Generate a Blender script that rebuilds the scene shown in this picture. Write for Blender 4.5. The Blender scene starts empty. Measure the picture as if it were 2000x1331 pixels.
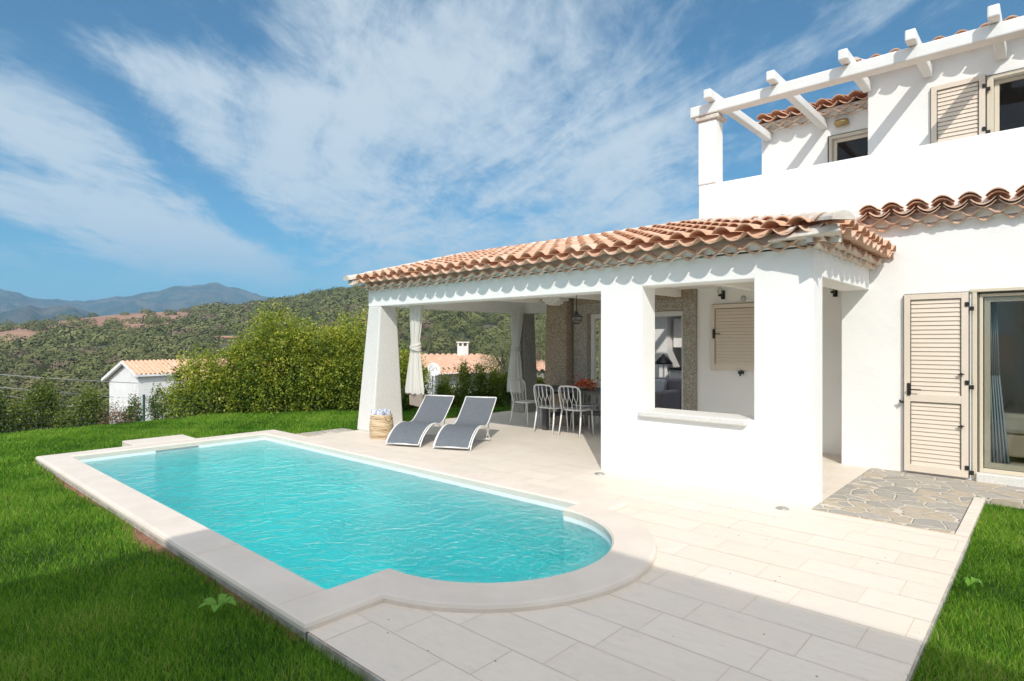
import bpy, bmesh, math, random
import numpy as np
from mathutils import Vector, Matrix, noise as mnoise
rnd = random.Random(7); NR = np.random.default_rng(11)
S = bpy.context.scene; COL = S.collection
R = math.radians

# ------------------------------------------------------------------ camera
YAW = R(47.808); CH = 1.6; FPX = 1169.36
cam = bpy.data.objects.new('camera', bpy.data.cameras.new('camera')); COL.objects.link(cam)
cam.location = (0, 0, CH); cam.rotation_euler = (R(90), 0, -YAW)
cam.data.sensor_width = 36; cam.data.lens = 21.05; cam.data.shift_y = 0.00075
cam.data.clip_start = 0.05; cam.data.clip_end = 20000
S.camera = cam
S.cycles.diffuse_bounces = 8; S.cycles.max_bounces = 14; S.cycles.transparent_max_bounces = 12
S.render.resolution_x = 1024; S.render.resolution_y = 681
FW = Vector((math.sin(YAW), math.cos(YAW), 0)); RT = Vector((math.cos(YAW), -math.sin(YAW), 0))

# ------------------------------------------------------------------ light
LX, LY, LZ = 0.766, 0.643, -0.79          # travel direction of sunlight
EL = math.atan(0.79); AZ = math.atan2(-LX, -LY)
S.view_settings.view_transform = 'Standard'; S.view_settings.look = 'None'
S.view_settings.exposure = 0.44; S.view_settings.gamma = 1; S.view_settings.use_curve_mapping = False
sun = bpy.data.objects.new('sun', bpy.data.lights.new('sun', 'SUN')); COL.objects.link(sun)
sun.data.energy = 2.85; sun.data.angle = R(0.5); sun.data.color = (1, 0.955, 0.88)
sun.rotation_euler = Vector((LX, LY, LZ)).to_track_quat('-Z', 'Y').to_euler()

W = bpy.data.worlds.new('World'); S.world = W; W.use_nodes = True
nt = W.node_tree; nt.nodes.clear()
def N(nt, t, **kw):
    n = nt.nodes.new(t)
    for k, v in kw.items(): setattr(n, k, v)
    return n
def L(nt, a, b): nt.links.new(a, b)
def mathn(nt, op, a, b=None, clamp=False):
    n = N(nt, 'ShaderNodeMath', operation=op, use_clamp=clamp)
    for i, v in enumerate((a, b)):
        if v is None: continue
        if isinstance(v, (int, float)): n.inputs[i].default_value = v
        else: L(nt, v, n.inputs[i])
    return n.outputs[0]
def maprange(nt, v, a, b, c=0, d=1, smooth=True):
    n = N(nt, 'ShaderNodeMapRange'); n.interpolation_type = 'SMOOTHSTEP' if smooth else 'LINEAR'
    L(nt, v, n.inputs['Value'])
    for k, x in zip(('From Min', 'From Max', 'To Min', 'To Max'), (a, b, c, d)): n.inputs[k].default_value = x
    return n.outputs[0]
def mixc(nt, f, a, b, mode='MIX'):
    n = N(nt, 'ShaderNodeMix', data_type='RGBA', blend_type=mode)
    for i, v in ((0, f), (6, a), (7, b)):
        if isinstance(v, (int, float)): n.inputs[i].default_value = v
        elif isinstance(v, tuple): n.inputs[i].default_value = (*v, 1) if len(v) == 3 else v
        else: L(nt, v, n.inputs[i])
    return n.outputs[2]
sky = N(nt, 'ShaderNodeTexSky', sky_type='NISHITA', sun_disc=False)
sky.sun_elevation = EL; sky.sun_rotation = AZ; sky.altitude = 100; sky.air_density = 1.0; sky.dust_density = 0.6; sky.ozone_density = 1.6
SKYS = 0.10
skyc = mixc(nt, 1.0, sky.outputs[0], (0.21, 0.61, 0.78), 'MULTIPLY')
tc = N(nt, 'ShaderNodeTexCoord'); sep = N(nt, 'ShaderNodeSeparateXYZ'); L(nt, tc.outputs['Generated'], sep.inputs[0])
zz = mathn(nt, 'MAXIMUM', sep.outputs[2], 0.0)
zz = mathn(nt, 'ADD', zz, 0.06)
px = mathn(nt, 'DIVIDE', sep.outputs[0], zz); py = mathn(nt, 'DIVIDE', sep.outputs[1], zz)
comb = N(nt, 'ShaderNodeCombineXYZ'); L(nt, px, comb.inputs[0]); L(nt, py, comb.inputs[1])
def cloudn(scale, rot, aniso, loc, detail=6, rough=0.55, dist=0.0):
    m = N(nt, 'ShaderNodeMapping'); m.vector_type = 'TEXTURE'
    m.inputs['Location'].default_value = loc; m.inputs['Rotation'].default_value = (0, 0, rot); m.inputs['Scale'].default_value = (1, aniso, 1)
    L(nt, comb.outputs[0], m.inputs['Vector'])
    t = N(nt, 'ShaderNodeTexNoise'); t.inputs['Scale'].default_value = scale; t.inputs['Detail'].default_value = detail
    t.inputs['Roughness'].default_value = rough; t.inputs['Distortion'].default_value = dist
    L(nt, m.outputs[0], t.inputs['Vector']); return t.outputs['Fac']
SD = -YAW + R(8)
c1 = cloudn(0.8, SD, 2.0, (1.3, 0.4, 0), 7, 0.6, 0.35)
c2 = cloudn(3.2, SD + .2, 3.0, (3.3, 2.4, 0), 9, 0.66, 0.6)
c3 = cloudn(11.0, SD - 0.35, 2.4, (0.3, 5.4, 0), 6, 0.65, 0.4)
cs = mathn(nt, 'ADD', mathn(nt, 'MULTIPLY', c1, 0.50), mathn(nt, 'ADD', mathn(nt, 'MULTIPLY', c2, 0.52), mathn(nt, 'MULTIPLY', c3, 0.22)))
# a broad veil of high cloud ahead, thinner to the left and overhead
def ndir(v):
    d = N(nt, 'ShaderNodeVectorMath', operation='DOT_PRODUCT'); L(nt, tc.outputs['Generated'], d.inputs[0]); d.inputs[1].default_value = v; return d.outputs['Value']
def vdir(px_, py_): return (FW + RT * ((px_ - 1000) / FPX) + Vector((0, 0, (667 - py_) / FPX))).normalized()
def band(p1, p2, hw, amt):
    v1, v2 = vdir(*p1), vdir(*p2); n_ = v1.cross(v2).normalized(); mid = (v1 + v2).normalized(); ch = mid.dot(v1)
    a_ = maprange(nt, mathn(nt, 'ABSOLUTE', ndir(tuple(n_))), 0.0, hw, 1, 0); e_ = maprange(nt, ndir(tuple(mid)), ch - .05, min(.999, ch + .03), 0, 1)
    return mathn(nt, 'MULTIPLY', mathn(nt, 'MULTIPLY', a_, e_), amt)
veil = band((640, 90), (1320, 420), .26, .17)
for b_ in (band((-80, 160), (480, 520), .075, .17), band((330, 190), (880, 540), .12, .16), band((420, 480), (760, 540), .05, .08), band((60, 60), (560, 190), .05, .10), band((90, 400), (430, 500), .045, .17), band((-60, 370), (60, 420), .03, .14), band((1250, 260), (1700, 60), .10, .07), band((-200, 60), (250, 20), .10, -.12), band((230, 200), (470, 420), .05, -.14), band((-100, 600), (560, 590), .03, -.08)):
    veil = mathn(nt, 'ADD', veil, b_)
cs = mathn(nt, 'ADD', cs, veil)
cov = maprange(nt, cs, 0.57, 0.86, 0.0, 0.92)
fade = maprange(nt, sep.outputs[2], 0.02, 0.17, 0.0, 1.0)
cov = mathn(nt, 'MULTIPLY', cov, fade)
cov = mathn(nt, 'ADD', cov, 0.045)
ccol = (4.8, 5.5, 6.1)
fin = mixc(nt, cov, skyc, ccol)
# unseen sky glow round the sun and overhead, added as fill for the shadows
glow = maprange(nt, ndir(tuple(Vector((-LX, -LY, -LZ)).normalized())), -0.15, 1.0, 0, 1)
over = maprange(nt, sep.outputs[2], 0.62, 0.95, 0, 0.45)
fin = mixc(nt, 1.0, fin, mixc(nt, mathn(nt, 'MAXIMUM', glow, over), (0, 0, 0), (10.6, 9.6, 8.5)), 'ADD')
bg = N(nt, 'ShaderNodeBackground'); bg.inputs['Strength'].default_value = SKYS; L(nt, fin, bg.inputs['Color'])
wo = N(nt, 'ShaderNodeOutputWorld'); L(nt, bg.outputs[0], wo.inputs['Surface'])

# ------------------------------------------------------------------ materials
MATS = {}
def mat(name, col, rough=0.6, metal=0, spec=0.5, noise=None, bump=None, col2=None, scale=8, attr=None, ramp=None, trans=0):
    m = bpy.data.materials.new(name); m.use_nodes = True; t = m.node_tree
    p = t.nodes['Principled BSDF']; p.inputs['Base Color'].default_value = (*col, 1)
    p.inputs['Roughness'].default_value = rough; p.inputs['Metallic'].default_value = metal; p.inputs['Specular IOR Level'].default_value = spec
    g = N(t, 'ShaderNodeNewGeometry'); src = g.outputs['Position']
    cur = None
    if ramp:
        a = N(t, 'ShaderNodeAttribute', attribute_name=attr); r = N(t, 'ShaderNodeValToRGB')
        e = r.color_ramp.elements; e[0].position = 0; e[0].color = (*ramp[0], 1); e[1].position = 1; e[1].color = (*ramp[-1], 1)
        for i, c in enumerate(ramp[1:-1]):
            q = e.new((i + 1) / (len(ramp) - 1)); q.color = (*c, 1)
        L(t, a.outputs['Fac'], r.inputs[0]); cur = r.outputs[0]
    if col2:
        n = N(t, 'ShaderNodeTexNoise'); n.inputs['Scale'].default_value = scale; n.inputs['Detail'].default_value = 6; n.inputs['Roughness'].default_value = .6
        L(t, src, n.inputs['Vector']); f = maprange(t, n.outputs['Fac'], 0.35, 0.65)
        if cur is None: cur = mixc(t, f, col, col2)
        else: cur = mixc(t, mathn(t, 'MULTIPLY', f, 0.6), cur, col2)
    if cur is not None: L(t, cur, p.inputs['Base Color'])
    if bump:
        hs = None
        for sc, st in bump:
            n = N(t, 'ShaderNodeTexNoise'); n.inputs['Scale'].default_value = sc; n.inputs['Detail'].default_value = 4; L(t, src, n.inputs['Vector'])
            v = mathn(t, 'MULTIPLY', n.outputs['Fac'], st); hs = v if hs is None else mathn(t, 'ADD', hs, v)
        b = N(t, 'ShaderNodeBump'); b.inputs['Strength'].default_value = 1; b.inputs['Distance'].default_value = 1; L(t, hs, b.inputs['Height']); L(t, b.outputs[0], p.inputs['Normal'])
    if trans:
        tr = N(t, 'ShaderNodeBsdfTranslucent'); mx = N(t, 'ShaderNodeMixShader'); mx.inputs[0].default_value = trans
        if cur is not None: L(t, cur, tr.inputs[0])
        else: tr.inputs[0].default_value = (*col, 1)
        L(t, p.outputs[0], mx.inputs[1]); L(t, tr.outputs[0], mx.inputs[2]); L(t, mx.outputs[0], t.nodes['Material Output'].inputs['Surface'])
    MATS[name] = m; return m
M = MATS
mat('plaster', (0.87, 0.855, 0.83), 0.85, spec=.1, col2=(0.84, 0.83, 0.81), scale=1.2, bump=[(45, 0.0016), (3, 0.012)])
mat('white_paint', (0.80, 0.795, 0.775), 0.55, col2=(0.76, 0.75, 0.73), scale=3, bump=[(30, 0.001)])
mat('ceiling_white', (0.86, 0.84, 0.80), 0.8, bump=[(20, 0.001)])
mat('limestone', (0.62, 0.57, 0.5), 0.6, attr='v', ramp=[(0.70, 0.62, 0.53), (0.73, 0.65, 0.56), (0.755, 0.68, 0.59)], col2=(0.76, 0.66, 0.55), scale=2.6, bump=[(18, 0.0025), (120, .0006)])
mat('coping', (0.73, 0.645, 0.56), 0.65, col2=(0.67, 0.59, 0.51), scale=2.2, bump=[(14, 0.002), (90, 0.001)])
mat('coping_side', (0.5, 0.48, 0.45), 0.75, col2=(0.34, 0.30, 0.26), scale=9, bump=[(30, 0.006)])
mat('grout', (0.68, 0.54, 0.39), 0.9, col2=(0.60, 0.49, 0.37), scale=5)
mat('granite', (0.46, 0.43, 0.38), 0.85, col2=(0.25, 0.22, 0.17), scale=38, bump=[(60, 0.006), (220, 0.003)])
mat('granite_light', (0.72, 0.70, 0.66), 0.85, col2=(0.62, 0.60, 0.57), scale=60, bump=[(50, 0.006), (160, 0.002)])
mat('granite_brown', (0.44, 0.35, 0.26), 0.85, col2=(0.22, 0.17, 0.12), scale=34, bump=[(60, 0.006), (220, 0.003)])
mat('terracotta', (0.6, 0.25, 0.12), 0.75, attr='v', ramp=[(0.58, 0.29, 0.17), (0.64, 0.35, 0.21), (0.70, 0.43, 0.29), (0.62, 0.33, 0.20), (0.76, 0.56, 0.43)], col2=(0.64, 0.45, 0.33), scale=14, bump=[(40, 0.003)])
mat('cornice_tile', (0.68, 0.50, 0.38), 0.8, attr='v', ramp=[(0.72, 0.58, 0.47), (0.78, 0.70, 0.62), (0.70, 0.52, 0.40)], col2=(0.78, 0.72, 0.66), scale=9, bump=[(40, 0.003)])
mat('mortar', (0.70, 0.655, 0.60), 0.9, col2=(0.62, 0.53, 0.45), scale=7, bump=[(30, 0.006)])
mat('liner', (0.66, 0.95, 0.94), 0.5)
mat('liner_white', (0.78, 0.82, 0.82), 0.4)
mat('shutter_beige', (0.74, 0.64, 0.53), 0.45, col2=(0.72, 0.62, 0.51), scale=4)
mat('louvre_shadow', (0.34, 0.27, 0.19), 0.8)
mat('frame_cream', (0.66, 0.58, 0.45), 0.4)
mat('dark_gasket', (0.05, 0.042, 0.035), 0.6)
mat('black_metal', (0.025, 0.025, 0.025), 0.4, metal=0.3)
mat('brass', (0.45, 0.33, 0.15), 0.35, metal=0.9)
mat('curtain', (0.80, 0.77, 0.71), 0.9, trans=0.35, bump=[(200, 0.0004)])
mat('curtain_hem', (0.55, 0.48, 0.40), 0.9, trans=0.5)
mat('curtain_blue', (0.6, 0.68, 0.72), 0.9, trans=0.3)
mat('mesh_fabric', (0.115, 0.128, 0.15), 0.65, col2=(0.13, 0.145, 0.165), scale=25, bump=[(500, 0.0006)])
mat('white_metal', (0.76, 0.75, 0.73), 0.35)
mat('dark_wood', (0.055, 0.055, 0.06), 0.55, col2=(0.08, 0.078, 0.078), scale=12, bump=[(60, 0.0008)])
mat('wicker', (0.52, 0.38, 0.23), 0.8, attr='v', ramp=[(0.38, 0.26, 0.14), (0.56, 0.42, 0.26), (0.66, 0.53, 0.36)])
mat('towel', (0.75, 0.75, 0.76), 0.95, col2=(0.25, 0.3, 0.42), scale=22)
mat('steel', (0.45, 0.45, 0.44), 0.35, metal=0.7)
mat('flower', (0.5, 0.06, 0.03), 0.8, attr='v', ramp=[(0.30, 0.02, 0.02), (0.55, 0.08, 0.03), (0.62, 0.25, 0.05), (0.45, 0.05, 0.15)])
mat('bottle_glass', (0.35, 0.33, 0.08), 0.1)
mat('sofa', (0.28, 0.26, 0.30), 0.9, bump=[(150, 0.001)])
mat('cushion', (0.5, 0.55, 0.62), 0.9)
mat('cabinet', (0.80, 0.78, 0.76), 0.35)
mat('rug', (0.35, 0.2, 0.14), 0.95, col2=(0.6, 0.5, 0.4), scale=9)
mat('inner_floor', (0.68, 0.60, 0.53), 0.4)
mat('blanket', (0.62, 0.58, 0.48), 0.95, bump=[(60, 0.004)])
mat('bed_base', (0.55, 0.46, 0.33), 0.9)
mat('green_post', (0.02, 0.07, 0.055), 0.5)
mat('wire', (0.10, 0.14, 0.12), 0.6)
mat('cable', (0.40, 0.38, 0.37), 0.6)
mat('soil', (0.30, 0.15, 0.09), 0.95, col2=(0.2, 0.10, 0.06), scale=14, bump=[(30, 0.02)])
mat('bark', (0.16, 0.12, 0.09), 0.9, col2=(0.1, 0.075, 0.055), scale=30, bump=[(40, 0.01)])
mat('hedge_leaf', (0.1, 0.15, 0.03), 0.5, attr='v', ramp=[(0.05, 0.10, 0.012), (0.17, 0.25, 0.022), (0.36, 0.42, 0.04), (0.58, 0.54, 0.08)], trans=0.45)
mat('laurel_leaf', (0.1, 0.15, 0.03), 0.4, attr='v', ramp=[(0.035, 0.07, 0.016), (0.11, 0.17, 0.024), (0.30, 0.34, 0.05)], trans=0.35)
mat('olive_leaf', (0.1, 0.15, 0.03), 0.6, attr='v', ramp=[(0.12, 0.15, 0.06), (0.2, 0.23, 0.10), (0.30, 0.32, 0.17)], trans=0.25)
mat('red_leaf', (0.1, 0.15, 0.03), 0.6, attr='v', ramp=[(0.10, 0.14, 0.05), (0.28, 0.16, 0.09), (0.36, 0.2, 0.13)], trans=0.25)
mat('scrub_leaf', (0.1, 0.15, 0.03), 0.8, attr='v', ramp=[(0.065, 0.075, 0.022), (0.11, 0.12, 0.032), (0.155, 0.16, 0.048), (0.20, 0.195, 0.07), (0.18, 0.125, 0.085)], trans=0.15)
mat('grass_blade', (0.06, 0.13, 0.02), 0.6, spec=.25, attr='v', ramp=[(0.030, 0.09, 0.008), (0.09, 0.24, 0.014), (0.17, 0.37, 0.024), (0.30, 0.46, 0.045), (0.46, 0.48, 0.14)], trans=0.42)
mat('weed_leaf', (0.15, 0.33, 0.03), 0.55, trans=0.35)
mat('lawn_soil', (0.03, 0.055, 0.012), 0.95, col2=(0.045, 0.07, 0.02), scale=6, bump=[(60, 0.01)])
mat('house_white', (0.82, 0.80, 0.78), 0.85, col2=(0.76, 0.74, 0.72), scale=1.5, bump=[(20, 0.004)])
mat('house_pink', (0.6, 0.42, 0.33), 0.85)
mat('window_dark', (0.02, 0.02, 0.022), 0.15)
mat('art', (0.45, 0.2, 0.2), 0.6, col2=(0.2, 0.3, 0.5), scale=8)

def glassmat(name, tint=(0.93, 0.95, 0.94)):
    m = bpy.data.materials.new(name); m.use_nodes = True; t = m.node_tree; t.nodes.clear()
    tr = N(t, 'ShaderNodeBsdfTransparent'); tr.inputs[0].default_value = (*tint, 1)
    g = N(t, 'ShaderNodeBsdfGlossy'); g.inputs['Roughness'].default_value = 0.02
    f = N(t, 'ShaderNodeFresnel'); f.inputs[0].default_value = 1.6
    mx = N(t, 'ShaderNodeMixShader'); L(t, mathn(t, 'MULTIPLY', f.outputs[0], 0.6), mx.inputs[0]); L(t, tr.outputs[0], mx.inputs[1]); L(t, g.outputs[0], mx.inputs[2])
    o = N(t, 'ShaderNodeOutputMaterial'); L(t, mx.outputs[0], o.inputs[0]); M[name] = m
glassmat('glass'); glassmat('glass_dark', (0.35, 0.33, 0.32))

# pool water: wavy surface, part refracted and part straight so that sunlight reaches the basin
m = bpy.data.materials.new('water'); m.use_nodes = True; t = m.node_tree; t.nodes.clear(); M['water'] = m
g = N(t, 'ShaderNodeNewGeometry')
def wn(sc, asx, asy, det, dist):
    mp = N(t, 'ShaderNodeMapping'); mp.inputs['Scale'].default_value = (asx, asy, 1); L(t, g.outputs['Position'], mp.inputs[0])
    n = N(t, 'ShaderNodeTexNoise'); n.inputs['Scale'].default_value = sc; n.inputs['Detail'].default_value = det; n.inputs['Distortion'].default_value = dist
    L(t, mp.outputs[0], n.inputs['Vector']); return n.outputs['Fac']
h = mathn(t, 'ADD', mathn(t, 'MULTIPLY', wn(3.6, 1, 1.5, 3, 0.8), 0.022), mathn(t, 'ADD', mathn(t, 'MULTIPLY', wn(12, 1.3, 1, 3, 0.8), 0.0125), mathn(t, 'MULTIPLY', wn(45, 1, 1, 2, 0.5), 0.003)))
b = N(t, 'ShaderNodeBump'); b.inputs['Distance'].default_value = 1; b.inputs['Strength'].default_value = 1; L(t, h, b.inputs['Height'])
tr = N(t, 'ShaderNodeBsdfTransparent')
rf = N(t, 'ShaderNodeBsdfRefraction'); rf.inputs['IOR'].default_value = 1.33; rf.inputs['Roughness'].default_value = 0.0; L(t, b.outputs[0], rf.inputs['Normal'])
gl = N(t, 'ShaderNodeBsdfGlossy'); gl.inputs['Roughness'].default_value = 0.03; L(t, b.outputs[0], gl.inputs['Normal'])
fr = N(t, 'ShaderNodeFresnel'); fr.inputs[0].default_value = 1.33; L(t, b.outputs[0], fr.inputs['Normal'])
m1 = N(t, 'ShaderNodeMixShader'); m1.inputs[0].default_value = 0.5; L(t, tr.outputs[0], m1.inputs[1]); L(t, rf.outputs[0], m1.inputs[2])
m2 = N(t, 'ShaderNodeMixShader'); L(t, fr.outputs[0], m2.inputs[0]); L(t, m1.outputs[0], m2.inputs[1]); L(t, gl.outputs[0], m2.inputs[2])
ab = N(t, 'ShaderNodeVolumeAbsorption'); ab.inputs['Color'].default_value = (0.01, 0.955, 0.962, 1); ab.inputs['Density'].default_value = 0.72
o = N(t, 'ShaderNodeOutputMaterial'); L(t, m2.outputs[0], o.inputs['Surface']); L(t, ab.outputs[0], o.inputs['Volume'])

m = M['limestone']; t = m.node_tree; p = t.nodes['Principled BSDF']; g = N(t, 'ShaderNodeNewGeometry')
vo = N(t, 'ShaderNodeTexVoronoi'); vo.inputs['Scale'].default_value = 9; L(t, g.outputs['Position'], vo.inputs['Vector'])
n_ = N(t, 'ShaderNodeTexNoise'); n_.inputs['Scale'].default_value = 1.7; n_.inputs['Detail'].default_value = 5; L(t, g.outputs['Position'], n_.inputs['Vector'])
spk = mathn(t, 'MULTIPLY', mathn(t, 'LESS_THAN', vo.outputs['Distance'], 0.055), mathn(t, 'GREATER_THAN', n_.outputs['Fac'], 0.57))
old = p.inputs['Base Color'].links[0].from_socket
n4 = N(t, 'ShaderNodeTexNoise'); n4.inputs['Scale'].default_value = 22; n4.inputs['Detail'].default_value = 8; n4.inputs['Roughness'].default_value = .75; mp_ = N(t, 'ShaderNodeMapping'); mp_.inputs['Scale'].default_value = (1, .25, 1); L(t, g.outputs['Position'], mp_.inputs[0]); L(t, mp_.outputs[0], n4.inputs['Vector'])
vein = mixc(t, maprange(t, n4.outputs['Fac'], .45, .75, 0, .45), old, (0.58, 0.53, 0.48))
L(t, mixc(t, spk, vein, (0.16, 0.14, 0.12)), p.inputs['Base Color'])
# crazy paving
m = mat('flagstone', (0.3, 0.28, 0.25), 0.8); t = m.node_tree; p = t.nodes['Principled BSDF']
g = N(t, 'ShaderNodeNewGeometry')
nz = N(t, 'ShaderNodeTexNoise'); nz.inputs['Scale'].default_value = 5; L(t, g.outputs['Position'], nz.inputs['Vector'])
mv = N(t, 'ShaderNodeMix', data_type='VECTOR'); mv.inputs[0].default_value = 0.09; L(t, g.outputs['Position'], mv.inputs[4]); L(t, nz.outputs['Color'], mv.inputs[5])
v1 = N(t, 'ShaderNodeTexVoronoi', feature='DISTANCE_TO_EDGE'); v1.inputs['Scale'].default_value = 5.2; L(t, mv.outputs[1], v1.inputs['Vector'])
v2 = N(t, 'ShaderNodeTexVoronoi'); v2.inputs['Scale'].default_value = 5.2; L(t, mv.outputs[1], v2.inputs['Vector'])
sp = N(t, 'ShaderNodeSeparateColor'); L(t, v2.outputs['Color'], sp.inputs[0])
st = mixc(t, sp.outputs[0], (0.33, 0.31, 0.28), (0.44, 0.40, 0.35)); st = mixc(t, mathn(t, 'GREATER_THAN', sp.outputs[1], 0.78), st, (0.48, 0.40, 0.30))
n2 = N(t, 'ShaderNodeTexNoise'); n2.inputs['Scale'].default_value = 14; n2.inputs['Detail'].default_value = 6; L(t, g.outputs['Position'], n2.inputs['Vector'])
st = mixc(t, maprange(t, n2.outputs['Fac'], .35, .65, 0, .4), st, (0.32, 0.29, 0.25))
e = maprange(t, v1.outputs['Distance'], 0.03, 0.065)
L(t, mixc(t, e, (0.60, 0.54, 0.45), st), p.inputs['Base Color'])
bb = N(t, 'ShaderNodeBump'); bb.inputs['Distance'].default_value = 1; L(t, mathn(t, 'ADD', mathn(t, 'MULTIPLY', e, 0.015), mathn(t, 'MULTIPLY', n2.outputs['Fac'], 0.01)), bb.inputs['Height']); L(t, bb.outputs[0], p.inputs['Normal'])

# terrain: reddish soil with green scrub patches
m = mat('terrain', (0.2, 0.12, 0.07), 0.95); t = m.node_tree; p = t.nodes['Principled BSDF']; g = N(t, 'ShaderNodeNewGeometry')
def tn(s, d=6):
    n = N(t, 'ShaderNodeTexNoise'); n.inputs['Scale'].default_value = s; n.inputs['Detail'].default_value = d; n.inputs['Roughness'].default_value = .6; L(t, g.outputs['Position'], n.inputs['Vector']); return n.outputs['Fac']
a = N(t, 'ShaderNodeAttribute', attribute_name='v')
soil = mixc(t, maprange(t, tn(0.05), .4, .6), (0.30, 0.155, 0.10), (0.38, 0.22, 0.14)); soil = mixc(t, maprange(t, tn(.4), .5, .7), soil, (0.16, 0.12, 0.07))
grn = mixc(t, maprange(t, tn(0.06), .4, .6), (0.075, 0.085, 0.035), (0.11, 0.085, 0.05)); grn = mixc(t, maprange(t, tn(.5), .4, .65), grn, (0.06, 0.075, 0.03))
L(t, mixc(t, a.outputs['Fac'], grn, soil), p.inputs['Base Color'])
m = mat('mountain_rock', (0.1, 0.12, 0.08), 0.95); t = m.node_tree; p = t.nodes['Principled BSDF']; g = N(t, 'ShaderNodeNewGeometry')
mc = mixc(t, maprange(t, tn(0.012, 9), .42, .62), (0.025, 0.045, 0.035), (0.12, 0.10, 0.08)); L(t, mc, p.inputs['Base Color'])
bb = N(t, 'ShaderNodeBump'); bb.inputs['Distance'].default_value = 1; L(t, mathn(t, 'MULTIPLY', tn(0.012, 10), 60), bb.inputs['Height']); L(t, bb.outputs[0], p.inputs['Normal'])

# ------------------------------------------------------------------ helpers
def tag(o, label=None, cat=None, group=None, kind=None):
    if label: o['label'] = label
    if cat: o['category'] = cat
    if group: o['group'] = group
    if kind: o['kind'] = kind
    return o
def empty(name, loc, label, cat, rz=0, group=None):
    o = bpy.data.objects.new(name, None); COL.objects.link(o); o.location = loc; o.rotation_euler = (0, 0, rz); o.empty_display_size = .1
    return tag(o, label, cat, group)
def root_loc(o):
    v = Vector((0, 0, 0))
    while o is not None: v = v + o.location; o = o.parent
    return v
def link(name, me, m, parent=None, world=True, smooth=False, bevel=0, split=None):
    for x in (m if isinstance(m, (list, tuple)) else [m]): me.materials.append(M[x])
    o = bpy.data.objects.new(name, me); COL.objects.link(o)
    if parent is not None:
        if world: me.transform(Matrix.Translation(-root_loc(parent)))
        o.parent = parent
    if smooth: me.shade_smooth()
    if bevel:
        b = o.modifiers.new('bevel', 'BEVEL'); b.width = bevel; b.segments = 2; b.limit_method = 'ANGLE'
    return o
def bmobj(name, bm, m, parent=None, world=True, smooth=False, bevel=0):
    me = bpy.data.meshes.new(name); bm.normal_update(); bm.to_mesh(me); bm.free()
    return link(name, me, m, parent, world, smooth, bevel)
def BM(): return bmesh.new()
def box(bm, x0, x1, y0, y1, z0, z1, mi=0, rz=0, c=None):
    x0, x1 = min(x0, x1), max(x0, x1); y0, y1 = min(y0, y1), max(y0, y1)
    vs = [bm.verts.new(p) for p in ((x0, y0, z0), (x1, y0, z0), (x1, y1, z0), (x0, y1, z0), (x0, y0, z1), (x1, y0, z1), (x1, y1, z1), (x0, y1, z1))]
    for f in ((0, 3, 2, 1), (4, 5, 6, 7), (0, 1, 5, 4), (1, 2, 6, 5), (2, 3, 7, 6), (3, 0, 4, 7)):
        q = bm.faces.new([vs[i] for i in f]); q.material_index = mi
    return vs
def hexa(bm, b, tp):   # bottom 4 pts ccw, top 4 pts
    vs = [bm.verts.new(p) for p in list(b) + list(tp)]
    for f in ((0, 3, 2, 1), (4, 5, 6, 7), (0, 1, 5, 4), (1, 2, 6, 5), (2, 3, 7, 6), (3, 0, 4, 7)): bm.faces.new([vs[i] for i in f])
def tube(bm, pts, r, n=8, caps=True):
    pts = [Vector(p) for p in pts]; rs = r if isinstance(r, (list, tuple)) else [r] * len(pts)
    prev = None; rings = []
    for i, p in enumerate(pts):
        d = (pts[min(i + 1, len(pts) - 1)] - pts[max(i - 1, 0)]).normalized()
        if prev is None:
            a = Vector((0, 0, 1)) if abs(d.z) < .9 else Vector((1, 0, 0)); u = d.cross(a).normalized()
        else: u = (prev - d * prev.dot(d)).normalized()
        prev = u; v = d.cross(u)
        rings.append([bm.verts.new(p + (u * math.cos(2 * math.pi * k / n) + v * math.sin(2 * math.pi * k / n)) * rs[i]) for k in range(n)])
    for a, b in zip(rings, rings[1:]):
        for k in range(n): bm.faces.new((a[k], a[(k + 1) % n], b[(k + 1) % n], b[k]))
    if caps and n > 2:
        bm.faces.new(rings[0][::-1]); bm.faces.new(rings[-1])
def lathe(bm, c, prof, n=20):
    c = Vector(c); rings = []
    for r, z in prof: rings.append([bm.verts.new(c + Vector((r * math.cos(2 * math.pi * k / n), r * math.sin(2 * math.pi * k / n), z))) for k in range(n)])
    for a, b in zip(rings, rings[1:]):
        for k in range(n): bm.faces.new((a[k], a[(k + 1) % n], b[(k + 1) % n], b[k]))
    bm.faces.new(rings[0][::-1]); bm.faces.new(rings[-1])
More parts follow.
